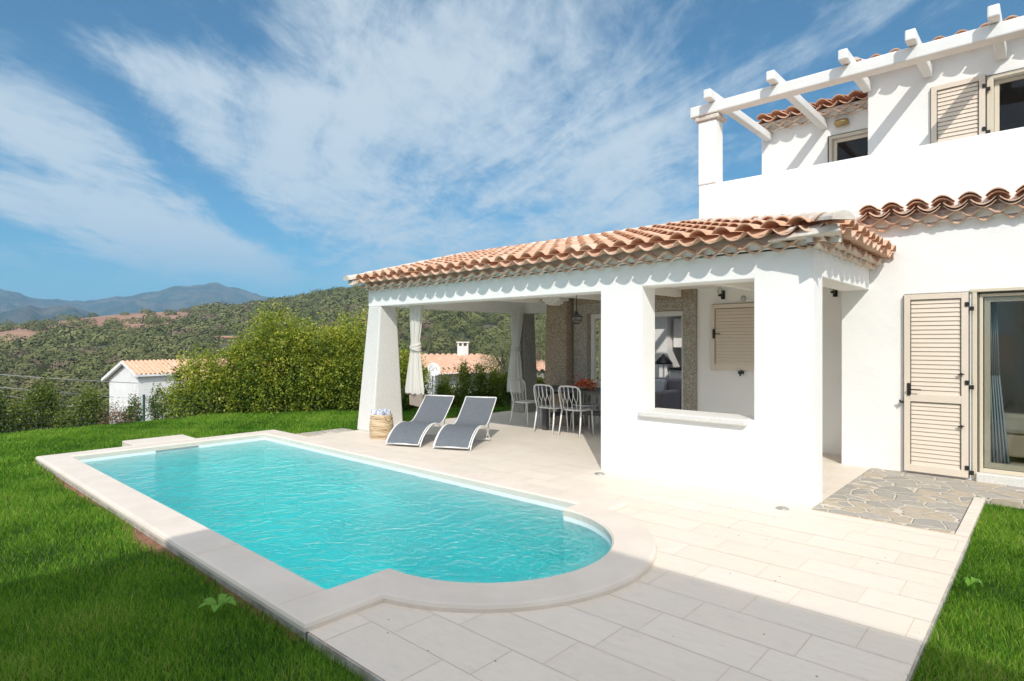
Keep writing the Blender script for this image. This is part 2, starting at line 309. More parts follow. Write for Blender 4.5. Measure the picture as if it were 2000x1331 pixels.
def gridwall(bm, axis, p0, p1, us, zs, holes):
    """wall slab between p0,p1 along axis ('x' or 'y'), other horizontal coord us, heights zs; holes=[(u0,u1,z0,z1)]"""
    us = sorted(set(us + [h[0] for h in holes] + [h[1] for h in holes])); zs = sorted(set(zs + [h[2] for h in holes] + [h[3] for h in holes]))
    def solid(i, j):
        if i < 0 or j < 0 or i >= len(us) - 1 or j >= len(zs) - 1: return False
        cu, cz = (us[i] + us[i + 1]) / 2, (zs[j] + zs[j + 1]) / 2
        return not any(h[0] < cu < h[1] and h[2] < cz < h[3] for h in holes)
    P = (lambda p, u, z: (p, u, z)) if axis == 'x' else (lambda p, u, z: (u, p, z))
    cache = {}
    def V(p, i, j):
        k = (p, i, j)
        if k not in cache: cache[k] = bm.verts.new(P(p, us[i], zs[j]))
        return cache[k]
    for i in range(len(us) - 1):
        for j in range(len(zs) - 1):
            if not solid(i, j): continue
            bm.faces.new((V(p0, i, j), V(p0, i, j + 1), V(p0, i + 1, j + 1), V(p0, i + 1, j)))
            bm.faces.new((V(p1, i, j), V(p1, i + 1, j), V(p1, i + 1, j + 1), V(p1, i, j + 1)))
            if not solid(i - 1, j): bm.faces.new((V(p0, i, j), V(p1, i, j), V(p1, i, j + 1), V(p0, i, j + 1)))
            if not solid(i + 1, j): bm.faces.new((V(p0, i + 1, j), V(p0, i + 1, j + 1), V(p1, i + 1, j + 1), V(p1, i + 1, j)))
            if not solid(i, j - 1): bm.faces.new((V(p0, i, j), V(p0, i + 1, j), V(p1, i + 1, j), V(p1, i, j)))
            if not solid(i, j + 1): bm.faces.new((V(p0, i, j + 1), V(p1, i, j + 1), V(p1, i + 1, j + 1), V(p0, i + 1, j + 1)))
    bmesh.ops.recalc_face_normals(bm, faces=bm.faces)
def npmesh(name, verts, faces, v=None):
    me = bpy.data.meshes.new(name); nv = len(verts); nf, k = faces.shape
    me.vertices.add(nv); me.vertices.foreach_set('co', np.ascontiguousarray(verts, dtype=np.float32).ravel())
    me.loops.add(nf * k); me.loops.foreach_set('vertex_index', np.ascontiguousarray(faces, dtype=np.int32).ravel())
    me.polygons.add(nf); me.polygons.foreach_set('loop_start', np.arange(nf, dtype=np.int32) * k)
    if v is not None:
        a = me.attributes.new('v', 'FLOAT', 'POINT'); a.data.foreach_set('value', np.ascontiguousarray(v, dtype=np.float32))
    me.update(calc_edges=True); return me
def at(px, py, d):
    """world point seen at photo position px,py (2000 px wide) at depth d metres"""
    return FW * d + RT * ((px - 1000) / FPX * d) + Vector((0, 0, CH - (py - 667) / FPX * d))
def leaves(centers, size, v, aspect=0.5, up=0.3):
    """quads with random orientation; returns verts, faces, attr"""
    n = len(centers)
    nrm = NR.normal(size=(n, 3)); nrm[:, 2] += up; nrm /= np.linalg.norm(nrm, axis=1)[:, None]
    a = NR.normal(size=(n, 3)); u = np.cross(nrm, a); u /= np.linalg.norm(u, axis=1)[:, None]; w = np.cross(nrm, u)
    s = (size * NR.uniform(0.6, 1.3, n))[:, None]
    c = centers; p = np.stack([c - u * s, c + w * s * aspect, c + u * s, c - w * s * aspect], 1)
    p[:, 1] += nrm * s * 0.25; p[:, 3] += nrm * s * 0.25
    return p.reshape(-1, 3), np.arange(4 * n).reshape(n, 4), np.repeat(v, 4)

# ------------------------------------------------------------------ terrain and mountains
def interp(x, pts): return np.interp(x, [p[0] for p in pts], [p[1] for p in pts])
CREST = [(-2200, 640), (-800, 650), (-300, 645), (0, 632), (90, 622), (200, 612), (300, 607), (420, 602), (480, 600), (520, 592), (560, 584), (600, 578), (650, 570), (720, 560), (800, 545), (900, 530), (1100, 505), (1600, 480), (3000, 470)]
def terr(xw, yw):
    d = xw * FW.x + yw * FW.y; l = xw * RT.x + yw * RT.y; r = np.hypot(xw, yw)
    ang = np.arctan2(l, d); pxx = 1000 + FPX * np.tan(np.clip(ang, -1.2, 1.0))
    behind = np.abs(ang) > 1.3
    cy = interp(pxx, CREST); rc = 430.0
    zc = CH + (667 - cy) / FPX * rc * np.cos(np.clip(ang, -1.2, 1.0)) - 2.2
    zc = np.where(behind, 5, zc)
    t1 = np.clip((r - 18) / 100, 0, 1); t2 = np.clip((r - 95) / (rc - 95), 0, 1); t3 = np.clip((r - rc) / 500, 0, 1)
    z = -3.2 - 8.5 * (t1 * t1 * (3 - 2 * t1))
    rise = 0.55 * t2 + 0.45 * t2 * t2 * (3 - 2 * t2)
    z = z + (zc + 11.7) * rise
    z = z - (zc + 14) * t3 * t3 * (3 - 2 * t3) 
    wob = 1.6 * np.sin(xw * 0.031 + 1) * np.sin(yw * 0.027) + .8 * np.sin(xw * .09) * np.sin(yw * .083 + 2)
    return z + wob * np.clip((r - 40) / 150, 0, 1) * (1 - .5 * t2)
def field(xw, yw):
    d = xw * FW.x + yw * FW.y; l = xw * RT.x + yw * RT.y; r = np.hypot(xw, yw); pxx = 1000 + FPX * np.tan(np.clip(np.arctan2(l, d), -1.2, 1))
    lo = 232 + 0.17 * np.clip(pxx, -200, 500) + 16 * np.sin(pxx * .02)
    edge = np.clip((r - lo) / 12, 0, 1) * np.clip((410 - pxx) / 60, 0, 1)
    return edge
rr = np.concatenate([[0.5], np.geomspace(12, 420, 90), np.geomspace(430, 9000, 30)]); aa = np.radians(np.concatenate([np.linspace(-75, 30, 211), np.linspace(33, 282, 60)]))
A, RR = np.meshgrid(aa, rr, indexing='ij'); hx = np.cos(A) * FW.x + np.sin(A) * RT.x; hy = np.cos(A) * FW.y + np.sin(A) * RT.y
X = RR * hx; Y = RR * hy; Z = terr(X, Y)
na, nr = X.shape; idx = np.arange(na * nr).reshape(na, nr)
F = np.stack([idx[:-1, :-1], idx[:-1, 1:], idx[1:, 1:], idx[1:, :-1]], -1).reshape(-1, 4)[:, ::-1]
me = npmesh('terrain', np.stack([X, Y, Z], -1).reshape(-1, 3), F, field(X, Y).ravel())
tag(link('terrain', me, 'terrain', smooth=True), kind='structure')

def ridge(name, pts, r0, rows, spread, rough, seed, pxr=(-900, 900)):
    pxs = np.linspace(*pxr, 420); cy = interp(pxs, pts); vs = []
    for j in range(rows):
        t = j / (rows - 1); r = r0 + (t - 0.6) * spread
        prof = 1 - abs(t - 0.6) / 0.6 if t < 0.6 else 1 - (t - 0.6) / 0.4
        for k, pxx in enumerate(pxs):
            ang = math.atan((pxx - 1000) / FPX); dd = r0 * math.cos(ang)
            zr = CH + (667 - cy[k]) / FPX * dd
            nz = mnoise.fractal(Vector((k * 0.05, j * 0.16, seed)), 0.9, 2.1, 6)
            z = -12 + (zr + 12) * (prof ** 0.85) + nz * rough * (0.25 + 0.75 * (1 - prof)) * (prof > 0.02)
            p = (FW * math.cos(ang) + RT * math.sin(ang)) * r; vs.append((p.x, p.y, z))
    n = len(pxs); idx = np.arange(rows * n).reshape(rows, n)
    F = np.stack([idx[:-1, :-1], idx[:-1, 1:], idx[1:, 1:], idx[1:, :-1]], -1).reshape(-1, 4)
    tag(link(name, npmesh(name, np.array(vs), F), 'mountain_rock', smooth=True), kind='structure')
ridge('mountains', [(-900, 575), (-300, 556), (-60, 555), (0, 562), (35, 569), (75, 583), (120, 588), (150, 586), (200, 583), (240, 580), (270, 573), (300, 565), (335, 560), (365, 561), (390, 556), (408, 553), (424, 551), (440, 557), (460, 562), (485, 569), (510, 578), (545, 587), (620, 600), (760, 625), (900, 660)], 3000, 44, 1500, 70, 3.3)
ridge('foothills', [(-900, 615), (-200, 605), (0, 612), (25, 604), (55, 597), (80, 604), (110, 598), (135, 600), (165, 610), (200, 620), (260, 628), (400, 640), (900, 670)], 1700, 30, 700, 40, 8.1)

# hillside scrub (a wood far off)
def scrub(name, rmin, rmax, n, R0, nq, q):
    a = NR.uniform(np.radians(-62), np.radians(14), n); r = np.sqrt(NR.uniform(rmin ** 2, rmax ** 2, n)); ad = np.abs(1000 + FPX * np.tan(a) - 330) < 260; r = np.where(ad & (r < 62), r + 25, r)
    x = r * (np.cos(a) * FW.x + np.sin(a) * RT.x); y = r * (np.cos(a) * FW.y + np.sin(a) * RT.y)
    ok_ = ~((np.abs(x * FW.x + y * FW.y - 200) < 32) & (np.abs(1000 + FPX * np.tan(a) - 443) < 30)); a, r, x, y = a[ok_], r[ok_], x[ok_], y[ok_]; n = len(x)
    f = field(x, y); pxx = 1000 + FPX * np.tan(a)
    cl = np.sin(x * .05 + 2) * np.sin(y * .045) + np.sin(x * .11 + y * .07)
    thin = ((pxx > 560) & (r > 120)) * 0.30
    keep = (NR.uniform(size=n) > np.where(f > .5, 0.955 - 0.30 * (cl > .9), 0.03 + thin))
    x, y, r = x[keep], y[keep], r[keep]; f = f[keep]; z = terr(x, y); n = len(x)
    sz = R0 * NR.uniform(0.55, 1.35, n) * np.where(f > .5, .8, 1); hgt = NR.uniform(.6, .95, n); tint = NR.uniform(0.12, .70, n)
    br = NR.uniform(size=n) > .95; tint[br] = 1.0
    th = NR.uniform(0, 2 * np.pi, (n, nq)); cz = NR.uniform(-0.15, 1, (n, nq)); s = np.sqrt(np.clip(1 - cz ** 2, 0, 1))
    lump = 1 + 0.20 * np.sin(3 * th + x[:, None]) * np.sin(5 * cz + y[:, None]) + NR.normal(0, .07, (n, nq))
    P = np.stack([x[:, None] + sz[:, None] * lump * s * np.cos(th), y[:, None] + sz[:, None] * lump * s * np.sin(th), z[:, None] + sz[:, None] * (hgt[:, None] * lump * (cz + 0.25) * 1.0)], -1).reshape(-1, 3)
    nrm = np.stack([s * np.cos(th), s * np.sin(th), cz], -1).reshape(-1, 3) + NR.normal(0, .18, (n * nq, 3)); nrm /= np.linalg.norm(nrm, axis=1)[:, None]
    aa = NR.normal(size=nrm.shape); u = np.cross(nrm, aa); u /= np.linalg.norm(u, axis=1)[:, None]; w = np.cross(nrm, u)
    ss = np.repeat(sz, nq)[:, None] * q * NR.uniform(.6, 1.3, (n * nq, 1))
    Vv = np.stack([P - u * ss, P + w * ss * .8, P + u * ss, P - w * ss * .8], 1).reshape(-1, 3)
    v = np.repeat(np.repeat(tint, nq) + NR.normal(0, .035, n * nq), 4)
    me = npmesh(name, Vv, np.arange(len(Vv)).reshape(-1, 4), np.clip(v, 0, 1))
    return link(name, me, 'scrub_leaf')
tag(scrub('hillside_scrub', 215, 445, 4600, 3.5, 210, .115), 'low green and olive scrub trees covering the far side of the hill', 'scrub', kind='stuff')
tag(scrub('valley_scrub', 100, 215, 1300, 3.3, 620, .080), 'rounded green scrub trees filling the valley before the hill', 'scrub', kind='stuff')
tag(scrub('near_scrub', 46, 100, 260, 2.8, 2200, .040), 'leafy green scrub trees just below the garden, behind the cottage', 'scrub', kind='stuff')

# ------------------------------------------------------------------ garden ground
bm = BM()
GX0, GX1, GY0, GY1 = -14, 20, -14, 13.9
HX0, HX1, HY0, HY1 = 1.86, 4.85, 2.2, 10.2
xs = [GX0, HX0, HX1, GX1]; ys = [GY0, HY0, HY1, GY1]
for i in range(3):
    for j in range(3):
        if i == 1 and j == 1: continue
        bm.faces.new([bm.verts.new(p) for p in ((xs[i], ys[j], -.06), (xs[i + 1], ys[j], -.06), (xs[i + 1], ys[j + 1], -.06), (xs[i], ys[j + 1], -.06))])
for a, b2, oa, ob in (((GX0, GY1), (GX1, GY1), (GX0 - 3, GY1 + 3), (GX1 + 3, GY1 + 3)), ((GX0, GY0), (GX0, GY1), (GX0 - 3, GY0 - 3), (GX0 - 3, GY1 + 3)), ((GX1, GY1), (GX1, GY0), (GX1 + 3, GY1 + 3), (GX1 + 3, GY0 - 3)), ((GX1, GY0), (GX0, GY0), (GX1 + 3, GY0 - 3), (GX0 - 3, GY0 - 3))):
    bm.faces.new([bm.verts.new(p) for p in ((*a, -.06), (*b2, -.06), (*ob, -3.6), (*oa, -3.6))])
bmesh.ops.remove_doubles(bm, verts=bm.verts, dist=.001); bmesh.ops.recalc_face_normals(bm, faces=bm.faces)
tag(bmobj('lawn', bm, 'lawn_soil'), kind='structure')

CX, CY = 3.46, 3.38                       # centre of the pool's round end
def inpool(x, y, off):                    # inside pool inner outline grown by off
    return (2.0 - off < x < 4.68 + off and 3.38 - off < y < 9.86 + off) or math.hypot(x - CX, y - CY) < 0.98 + off
# paving of individual slabs, each cut into small cells so that the pool outline can be left out
def inpave(x, y):
    if inpool(x, y, .2): return False
    if x < 1.69 or (x < 4.95 and y > 3.3): return False
    if y < .52: return False
    if x > 6.15 and y < 1.72: return False
    if y < 9.27: return x < 10.95
    return False
tv, tf, ta, gv, gf = [], [], [], [], []
row = 0; x = 1.69 - .305 * 1
P_ROW = 0.305
joint0 = {0: .0}
while x < 10.9:
    off = [0.31, 0.03, 0.44, 0.24, 0.15, 0.07, 0.56, 0.35, 0.18, 0.48][row % 10]
    y = -0.2 - .6 + off
    while y < 9.4:
        tint = rnd.random(); tl = rnd.uniform(-.0004, .0004)
        nx, ny = 4, 7; g = .0018
        cols = [(x + g) + (P_ROW - 2 * g) * i / nx for i in range(nx + 1)]; rws = [(y + g) + (.61 - 2 * g) * j / ny for j in range(ny + 1)]
        for i in range(nx):
            for j in range(ny):
                cx, cy = (cols[i] + cols[i + 1]) / 2, (rws[j] + rws[j + 1]) / 2
                if not (inpave(cx, cy) or inpave(cx, cy + .05)): continue
                k = len(tv)
                x0, x1, y0, y1 = cols[i], cols[i + 1], max(rws[j], .522), min(rws[j + 1], 9.268)
                tv += [(x0, y0, tl), (x1, y0, tl), (x1, y1, tl), (x0, y1, tl)]; ta += [tint] * 4; tf.append((k, k + 1, k + 2, k + 3))
        y += .61
    x += P_ROW; row += 1
me = npmesh('paving', np.array(tv), np.array(tf), np.array(ta)); tag(link('paving', me, 'limestone'), kind='structure')
gs = .1; gv = []; gf = []
x = 1.69
while x < 10.94:
    y = .52
    while y < 9.26:
        if inpave(x + gs / 2, y + gs / 2) or inpave(x + gs / 2, y + gs / 2 - .08) or inpave(x + gs / 2 - .08, y + gs / 2):
            if not inpool(x + gs / 2, y + gs / 2, .06):
                k = len(gv); gv += [(x, y, -.0015), (x + gs, y, -.0015), (x + gs, y + gs, -.0015), (x, y + gs, -.0015)]; gf.append((k, k + 1, k + 2, k + 3))
        y += gs
    x += gs
tag(link('paving_joints', npmesh('paving_joints', np.array(gv), np.array(gf)), 'grout'), kind='structure')
bm = BM()   # paving edge slab sides
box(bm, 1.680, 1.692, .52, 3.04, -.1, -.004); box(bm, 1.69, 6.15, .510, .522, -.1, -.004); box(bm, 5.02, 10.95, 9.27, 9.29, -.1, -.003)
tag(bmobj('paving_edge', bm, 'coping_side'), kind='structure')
bm = BM(); box(bm, 4.98, 6.1, 9.33, 9.75, -.1, -.004)
tag(bmobj('path_slab', bm, 'flagstone'), kind='structure')
# crazy paving by the bedroom door
bm = BM(); box(bm, 6.15, 8.66, .62, 1.72, -.08, .003); box(bm, 7.78, 8.66, -8, .62, -.08, .003)
tag(bmobj('crazy_paving', bm, 'flagstone'), kind='structure')
bm = BM(); random.seed(4)
xx = 6.15
while xx < 7.62:
    w = rnd.uniform(.1, .19); box(bm, xx, xx + w - .012, .52, .612, -.08, .008 + rnd.uniform(0, .004)); xx += w
tag(bmobj('edging_stones', bm, 'coping', bevel=.006), kind='structure')

# ------------------------------------------------------------------ pool
def outline(off, n=40):
    r = .98 + off; y0 = 3.38 - off; dx = math.sqrt(max(r * r - (CY - y0) ** 2, 0)); a0 = math.atan2(y0 - CY, -dx); a1 = math.atan2(y0 - CY, dx)
    a0 = a0 % (2 * math.pi); a1 = a1 % (2 * math.pi)
    if a1 <= a0: a1 += 2 * math.pi
    pts = [(4.68 + off, y0), (4.68 + off, 9.86 + off), (2.0 - off, 9.86 + off), (2.0 - off, y0)]
    for k in range(n + 1):
        a = a0 + (a1 - a0) * k / n; pts.append((CX + r * math.cos(a), CY + r * math.sin(a)))
    return pts
pool = empty('swimming_pool', (3.3, 6.5, 0), 'turquoise rectangular pool with round end and pale stone coping', 'pool')
IN, OUT, MID = outline(0), outline(.33), outline(.165)
bm = BM()
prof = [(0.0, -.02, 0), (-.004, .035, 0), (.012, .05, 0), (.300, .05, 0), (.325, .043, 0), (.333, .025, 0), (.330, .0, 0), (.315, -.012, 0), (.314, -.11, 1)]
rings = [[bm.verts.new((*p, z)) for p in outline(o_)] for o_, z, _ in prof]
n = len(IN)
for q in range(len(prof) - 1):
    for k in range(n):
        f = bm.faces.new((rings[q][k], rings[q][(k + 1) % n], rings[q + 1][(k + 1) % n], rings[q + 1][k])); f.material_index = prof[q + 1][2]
bmesh.ops.recalc_face_normals(bm, faces=bm.faces)
# thin joints between coping stones
for yy in (3.38, 4.63, 5.63, 6.73, 7.83, 8.83): box(bm, 1.69, 1.985, yy, yy + .003, .0495, .0512, 2)
for yy in (4.1, 5.1, 6.1, 7.1, 8.1, 9.1): box(bm, 4.70, 4.98, yy, yy + .003, .0495, .0512, 2)
for xx in (2.6, 3.2, 3.8, 4.3): box(bm, xx, xx + .003, 9.88, 10.16, .0495, .0512, 2)
cop = bmobj('coping', bm, ['coping', 'coping_side', 'grout'], pool)
bm = BM(); box(bm, 2.82, 3.69, 10.18, 10.72, -.08, .056)
bmobj('skimmer_cover', bm, 'coping', pool, bevel=.008)
bm = BM(); top = [bm.verts.new((*p, .03)) for p in IN]; wl = [bm.verts.new((*p, -.14)) for p in IN]; bot = [bm.verts.new((*p, -1.35)) for p in IN]
for k in range(n):
    f = bm.faces.new((top[k], wl[k], wl[(k + 1) % n], top[(k + 1) % n])); f.material_index = 1
    bm.faces.new((wl[k], bot[k], bot[(k + 1) % n], wl[(k + 1) % n]))
bm.faces.new(bot); bmesh.ops.recalc_face_normals(bm, faces=bm.faces); bmesh.ops.reverse_faces(bm, faces=bm.faces)
bmobj('basin', bm, ['liner', 'liner_white'], pool)
bm = BM()   # entry steps in the round end
for k, (rad, zt) in enumerate(((.95, -.42), (.68, -.70), (.42, -1.0))):
    ps = [(CX + (rad) * math.cos(a), CY + (rad) * math.sin(a) + .0) for a in np.linspace(math.pi + .02, 2 * math.pi - .02, 24)] if k == 0 else None
bm.free(); bm = BM()
def sect(z0, z1, y1):
    pts = [(p[0] * .998 + CX * .002, p[1]) for p in [(CX + .965 * math.cos(a), CY + .965 * math.sin(a)) for a in np.linspace(math.pi, 2 * math.pi, 33)] if p[1] < y1]
    vs0 = [bm.verts.new((*p, z0)) for p in pts]; vs1 = [bm.verts.new((*p, z1)) for p in pts]
    bm.faces.new(vs1); bm.faces.new(vs0[::-1]); m_ = len(pts)
    for k in range(m_): bm.faces.new((vs0[k], vs0[(k + 1) % m_], vs1[(k + 1) % m_], vs1[k]))
sect(-1.34, -.95, 3.37); sect(-.95, -.65, 3.1); sect(-.65, -.38, 2.85)
bmesh.ops.recalc_face_normals(bm, faces=bm.faces)
bmobj('pool_step', bm, 'liner', pool)
sk = BM(); box(sk, 3.02, 3.62, 9.850, 9.859, -.045, -.018); bmobj('skimmer_slot', sk, 'steel', pool)
bm = BM(); WO = outline(.012)
a_ = [bm.verts.new((*p, -.060)) for p in WO]; c_ = [bm.verts.new((*p, -1.5)) for p in WO]
bm.faces.new(a_); bm.faces.new(c_[::-1])
for k in range(n): bm.faces.new((a_[k], c_[k], c_[(k + 1) % n], a_[(k + 1) % n]))
bmesh.ops.recalc_face_normals(bm, faces=bm.faces)
tag(bmobj('pool_water', bm, 'water'), kind='structure')

# ------------------------------------------------------------------ house shell
house = empty('villa', (8.66, 2.0, 0), 'white rendered villa with terracotta tile eaves and covered porch', 'villa')
bm = BM(); gridwall(bm, 'x', 6.28, 6.60, [1.74, 9.19], [0, 2.52], [(4.2, 9.2, -1, 2.222), (2.31, 3.62, .78, 2.25)])
# drop the piece under the tapered pier
bm2 = bm
bmobj('porch_wall', bm2, 'plaster', house, bevel=.012)
bm = BM(); hexa(bm, [(6.14, 8.85, 0), (6.80, 8.85, 0), (6.80, 9.36, 0), (6.14, 9.36, 0)], [(6.277, 8.83, 2.225), (6.63, 8.83, 2.225), (6.63, 9.193, 2.225), (6.277, 9.193, 2.225)])
bmobj('tapered_pier', bm, 'granite_light', house, bevel=.02)
bm = BM(); hexa(bm, [(10.1, 8.80, 0), (10.62, 8.80, 0), (10.62, 9.2, 0), (10.1, 9.2, 0)], [(10.16, 8.84, 2.223), (10.52, 8.84, 2.223), (10.52, 9.16, 2.223), (10.16, 9.16, 2.223)])
bmobj('tapered_pier', bm, 'granite', house, bevel=.02)
bm = BM(); box(bm, 6.60, 10.72, 8.86, 9.19, 2.225, 2.52); bmobj('porch_beam', bm, 'plaster', house, bevel=.01)
bm = BM(); box(bm, 10.2, 10.5, 7.5, 8.86, 2.228, 2.52); bmobj('porch_beam', bm, 'plaster', house, bevel=.01)
bm = BM(); box(bm, 6.60, 8.66, 1.74, 2.05, 2.25, 2.52); bmobj('porch_beam', bm, 'plaster', house, bevel=.01)
bm = BM(); box(bm, 6.60, 10.35, 2.05, 8.86, 2.46, 2.50); bmobj('porch_ceiling', bm, 'ceiling_white', house)
bm = BM()
for yy in (3.2, 4.6, 6.0, 7.4): box(bm, 6.61, 9.34, yy, yy + .12, 2.34, 2.46)
bmobj('ceiling_beams', bm, 'ceiling_white', house, bevel=.01)
# stone sill of the porch window
bm = BM(); hexa(bm, [(6.22, 2.38, .715), (6.66, 2.315, .715), (6.66, 3.63, .715), (6.22, 3.64, .715)], [(6.22, 2.38, .785), (6.66, 2.315, .785), (6.66, 3.63, .785), (6.22, 3.64, .785)])
bmobj('window_sill', bm, 'granite_light', house, bevel=.015)
# main wall, ground floor
bm = BM(); gridwall(bm, 'x', 8.66, 8.96, [-6.5, 2.06], [0, 3.14], [(-1.25, .665, -1, 2.165)]); bmobj('main_wall', bm, 'plaster', house, bevel=.01)
bm = BM(); box(bm, 8.96, 9.35, 1.86, 2.06, 0, 2.9); bmobj('main_wall', bm, 'plaster', house)
bm = BM(); gridwall(bm, 'x', 9.35, 9.6, [2.06, 4.36], [0, 2.9], []); bmobj('back_wall', bm, 'plaster', house)
bm = BM(); gridwall(bm, 'x', 9.28, 9.6, [4.362, 6.83], [0, 2.9], [(4.58, 6.52, -1, 2.12)]); bmobj('granite_surround', bm, 'granite', house, bevel=.012)
bm = BM(); box(bm, 9.262, 9.28, 4.40, 6.8, 2.30, 2.9); bmobj('granite_lintel', bm, 'granite_brown', house)
bm = BM(); hexa(bm, [(9.05, 6.82, 0), (9.6, 6.82, 0), (9.6, 7.38, 0), (9.05, 7.38, 0)], [(9.12, 6.88, 2.46), (9.6, 6.88, 2.46), (9.6, 7.36, 2.46), (9.12, 7.36, 2.46)])
bmobj('granite_pilaster', bm, 'granite_brown', house, bevel=.02)
bm = BM()   # curved plaster corbel at the head of the pilaster
for k in range(8):
    a = k / 8 * math.pi; box(bm, 8.9 + .0, 9.2, 6.8 + k * .07, 6.87 + k * .07, 2.46 - .18 * math.sin(a + .2), 2.459)
bmobj('corbel', bm, 'ceiling_white', house, bevel=.02)
# rooms
bm = BM(); box(bm, 9.6, 13.2, 2.06, 7.35, -.04, .015); box(bm, 8.96, 12.6, -3.2, 1.86, -.04, .015); bmobj('room_floor', bm, 'inner_floor', house)
bm = BM(); gridwall(bm, 'x', 13.2, 13.4, [1.86, 7.5], [0, 2.9], [(2.4, 5.2, .3, 2.4)]); bmobj('room_wall', bm, 'plaster', house)  # unseen window opening, added to let daylight into the living room
bm = BM(); gridwall(bm, 'y', 7.35, 7.5, [9.6, 13.2], [0, 2.9], [(9.8, 13.0, .1, 2.45)]); bmobj('room_wall', bm, 'plaster', house)  # large unseen side opening, added to brighten the room
bm = BM(); box(bm, 9.35, 13.2, 1.86, 2.06, 0, 2.9); bmobj('room_wall', bm, 'plaster', house)
bm = BM(); box(bm, 12.6, 12.8, -6.5, 1.86, 0, 2.9); bmobj('room_wall', bm, 'plaster', house)
bm = BM(); gridwall(bm, 'y', -3.4, -3.2, [8.96, 12.6], [0, 2.9], [(10, 11.5, 1, 2.1)]); bmobj('room_wall', bm, 'plaster', house)
bm = BM(); box(bm, 9.6, 13.2, 2.06, 4.5, 2.5, 2.54); box(bm, 9.6, 13.2, 6.9, 7.35, 2.5, 2.54); box(bm, 9.6, 9.9, 4.5, 6.9, 2.5, 2.54); box(bm, 11.9, 13.2, 4.5, 6.9, 2.5, 2.54); box(bm, 8.96, 12.6, -3.2, 1.86, 2.5, 2.54); bmobj('room_ceiling', bm, 'ceiling_white', house)  # ceiling hole over the living room, added as a skylight to brighten it
# terrace slab, parapet, column, upper walls
bm = BM(); box(bm, 8.96, 13.2, -6.5, 4.0, 2.96, 3.14); bmobj('terrace_floor', bm, 'limestone', house)
bm = BM(); box(bm, 8.663, 8.87, -6.5, 4.02, 3.143, 3.965); box(bm, 8.87, 13.2, 3.82, 4.02, 3.143, 3.965); box(bm, 8.663, 8.95, 2.063, 4.02, 2.53, 3.143); bmobj('parapet', bm, 'plaster', house, bevel=.02)
bm = BM(); box(bm, 8.655, 8.90, 3.735, 4.025, 3.968, 4.93); bmobj('terrace_column', bm, 'plaster', house, bevel=.02)
bm = BM(); box(bm, 8.62, 8.94, 3.69, 4.06, 4.93, 5.0); bmobj('column_cap', bm, 'mortar', house, bevel=.015)
bm = BM(); box(bm, 8.60, 8.80, -6.5, 4.13, 5.003, 5.165); bmobj('pergola_beam', bm, 'white_paint', house, bevel=.018)
for yy, xe in ((3.78, 10.99), (2.88, 10.99), (1.99, 9.79), (1.27, 9.79), (.5, 9.79), (-.35, 9.79), (-1.2, 9.79)):
    bm = BM(); box(bm, 8.42, xe, yy - .055, yy + .055, 5.168, 5.30); bmobj('rafter', bm, 'white_paint', house, bevel=.015)
bm = BM(); gridwall(bm, 'x', 9.8, 10.05, [-6.5, 1.99], [3.14, 5.5], [(-1.2, .58, 3.2, 4.95)]); bmobj('upper_wall', bm, 'plaster', house, bevel=.01)
bm = BM(); gridwall(bm, 'x', 11.0, 11.25, [1.995, 3.91], [3.14, 5.34], [(2.05, 2.76, 4.0, 4.98)]); bmobj('upper_wall', bm, 'plaster', house, bevel=.01)
bm = BM(); box(bm, 10.05, 13.2, 1.79, 1.99, 3.14, 5.5); box(bm, 11.25, 13.2, 3.71, 3.91, 3.14, 5.34); box(bm, 13.2, 13.4, -6.5, 3.91, 2.9, 5.5); box(bm, 10.05, 13.2, -2.2, -2.0, 3.14, 5.45); box(bm, 10.05, 13.2, -2.0, 1.79, 5.3, 5.34); box(bm, 11.25, 13.2, 1.99, 3.71, 5.2, 5.24)
bmobj('upper_wall', bm, 'plaster', house)

# ------------------------------------------------------------------ roof tiles
def tile_field(origin, along, up, n_al, n_up, pitch, rowlen, seed, jit=1.0, first_only=False):
    rg = random.Random(seed); o0 = Vector(origin); al = Vector(along).normalized(); u = Vector(up).normalized(); nn = al.cross(u)
    if nn.z < 0: nn = -nn
    vs, fs, at_ = [], [], []
    K = 8; th = .013
    def arch(c, r0, r1, h0, h1, sgn, ln, lift0, lift1, tint, yawj):
        k0 = len(vs)
        for (s, r, hh, lf) in ((0, r0, h0, lift0), (ln, r1, h1, lift1)):
            for layer in (0, 1):
                for k in range(K + 1):
                    tx = -1 + 2 * k / K; rr_ = r - (th * .6 if layer else 0); h2 = hh - (th if layer else 0)
                    q = c + u * s + al * (tx * rr_ + yawj * s) + nn * (lf + sgn * math.cos(tx * math.pi / 2) ** .85 * h2)
                    vs.append(tuple(q)); at_.append(tint)
        B = K + 1
        for k in range(K):
            a, b_ = k0 + k, k0 + k + 1; a2, b2_ = a + 2 * B, b_ + 2 * B; ia, ib = a + B, b_ + B; ia2, ib2 = ia + 2 * B, ib + 2 * B
            fs.append((a, b_, b2_, a2)); fs.append((ia, ia2, ib2, ib)); fs.append((a, ia, ib, b_)); fs.append((a2, b2_, ib2, ia2))
        fs.append((k0, k0 + 2 * B, k0 + 3 * B, k0 + B)); fs.append((k0 + K, k0 + B + K, k0 + 3 * B + K, k0 + 2 * B + K))
    for i in range(n_al):
        for j in range(n_up):
            jj = lambda s_: rg.uniform(-s_, s_) * jit
            tint = rg.random(); c = o0 + al * ((i + .5) * pitch + jj(.007)) + u * (j * rowlen + jj(.02))
            arch(c + al * pitch / 2, pitch * .46, pitch * .42, .075, .06, -1, rowlen + .07, .052 + .016, .052, rg.uniform(.78, 1), jj(.01))
            arch(c, pitch * .43, pitch * .37, .072, .058, 1, rowlen + .08, .048 + .042, .044, tint, jj(.03))
    return vs, fs, at_
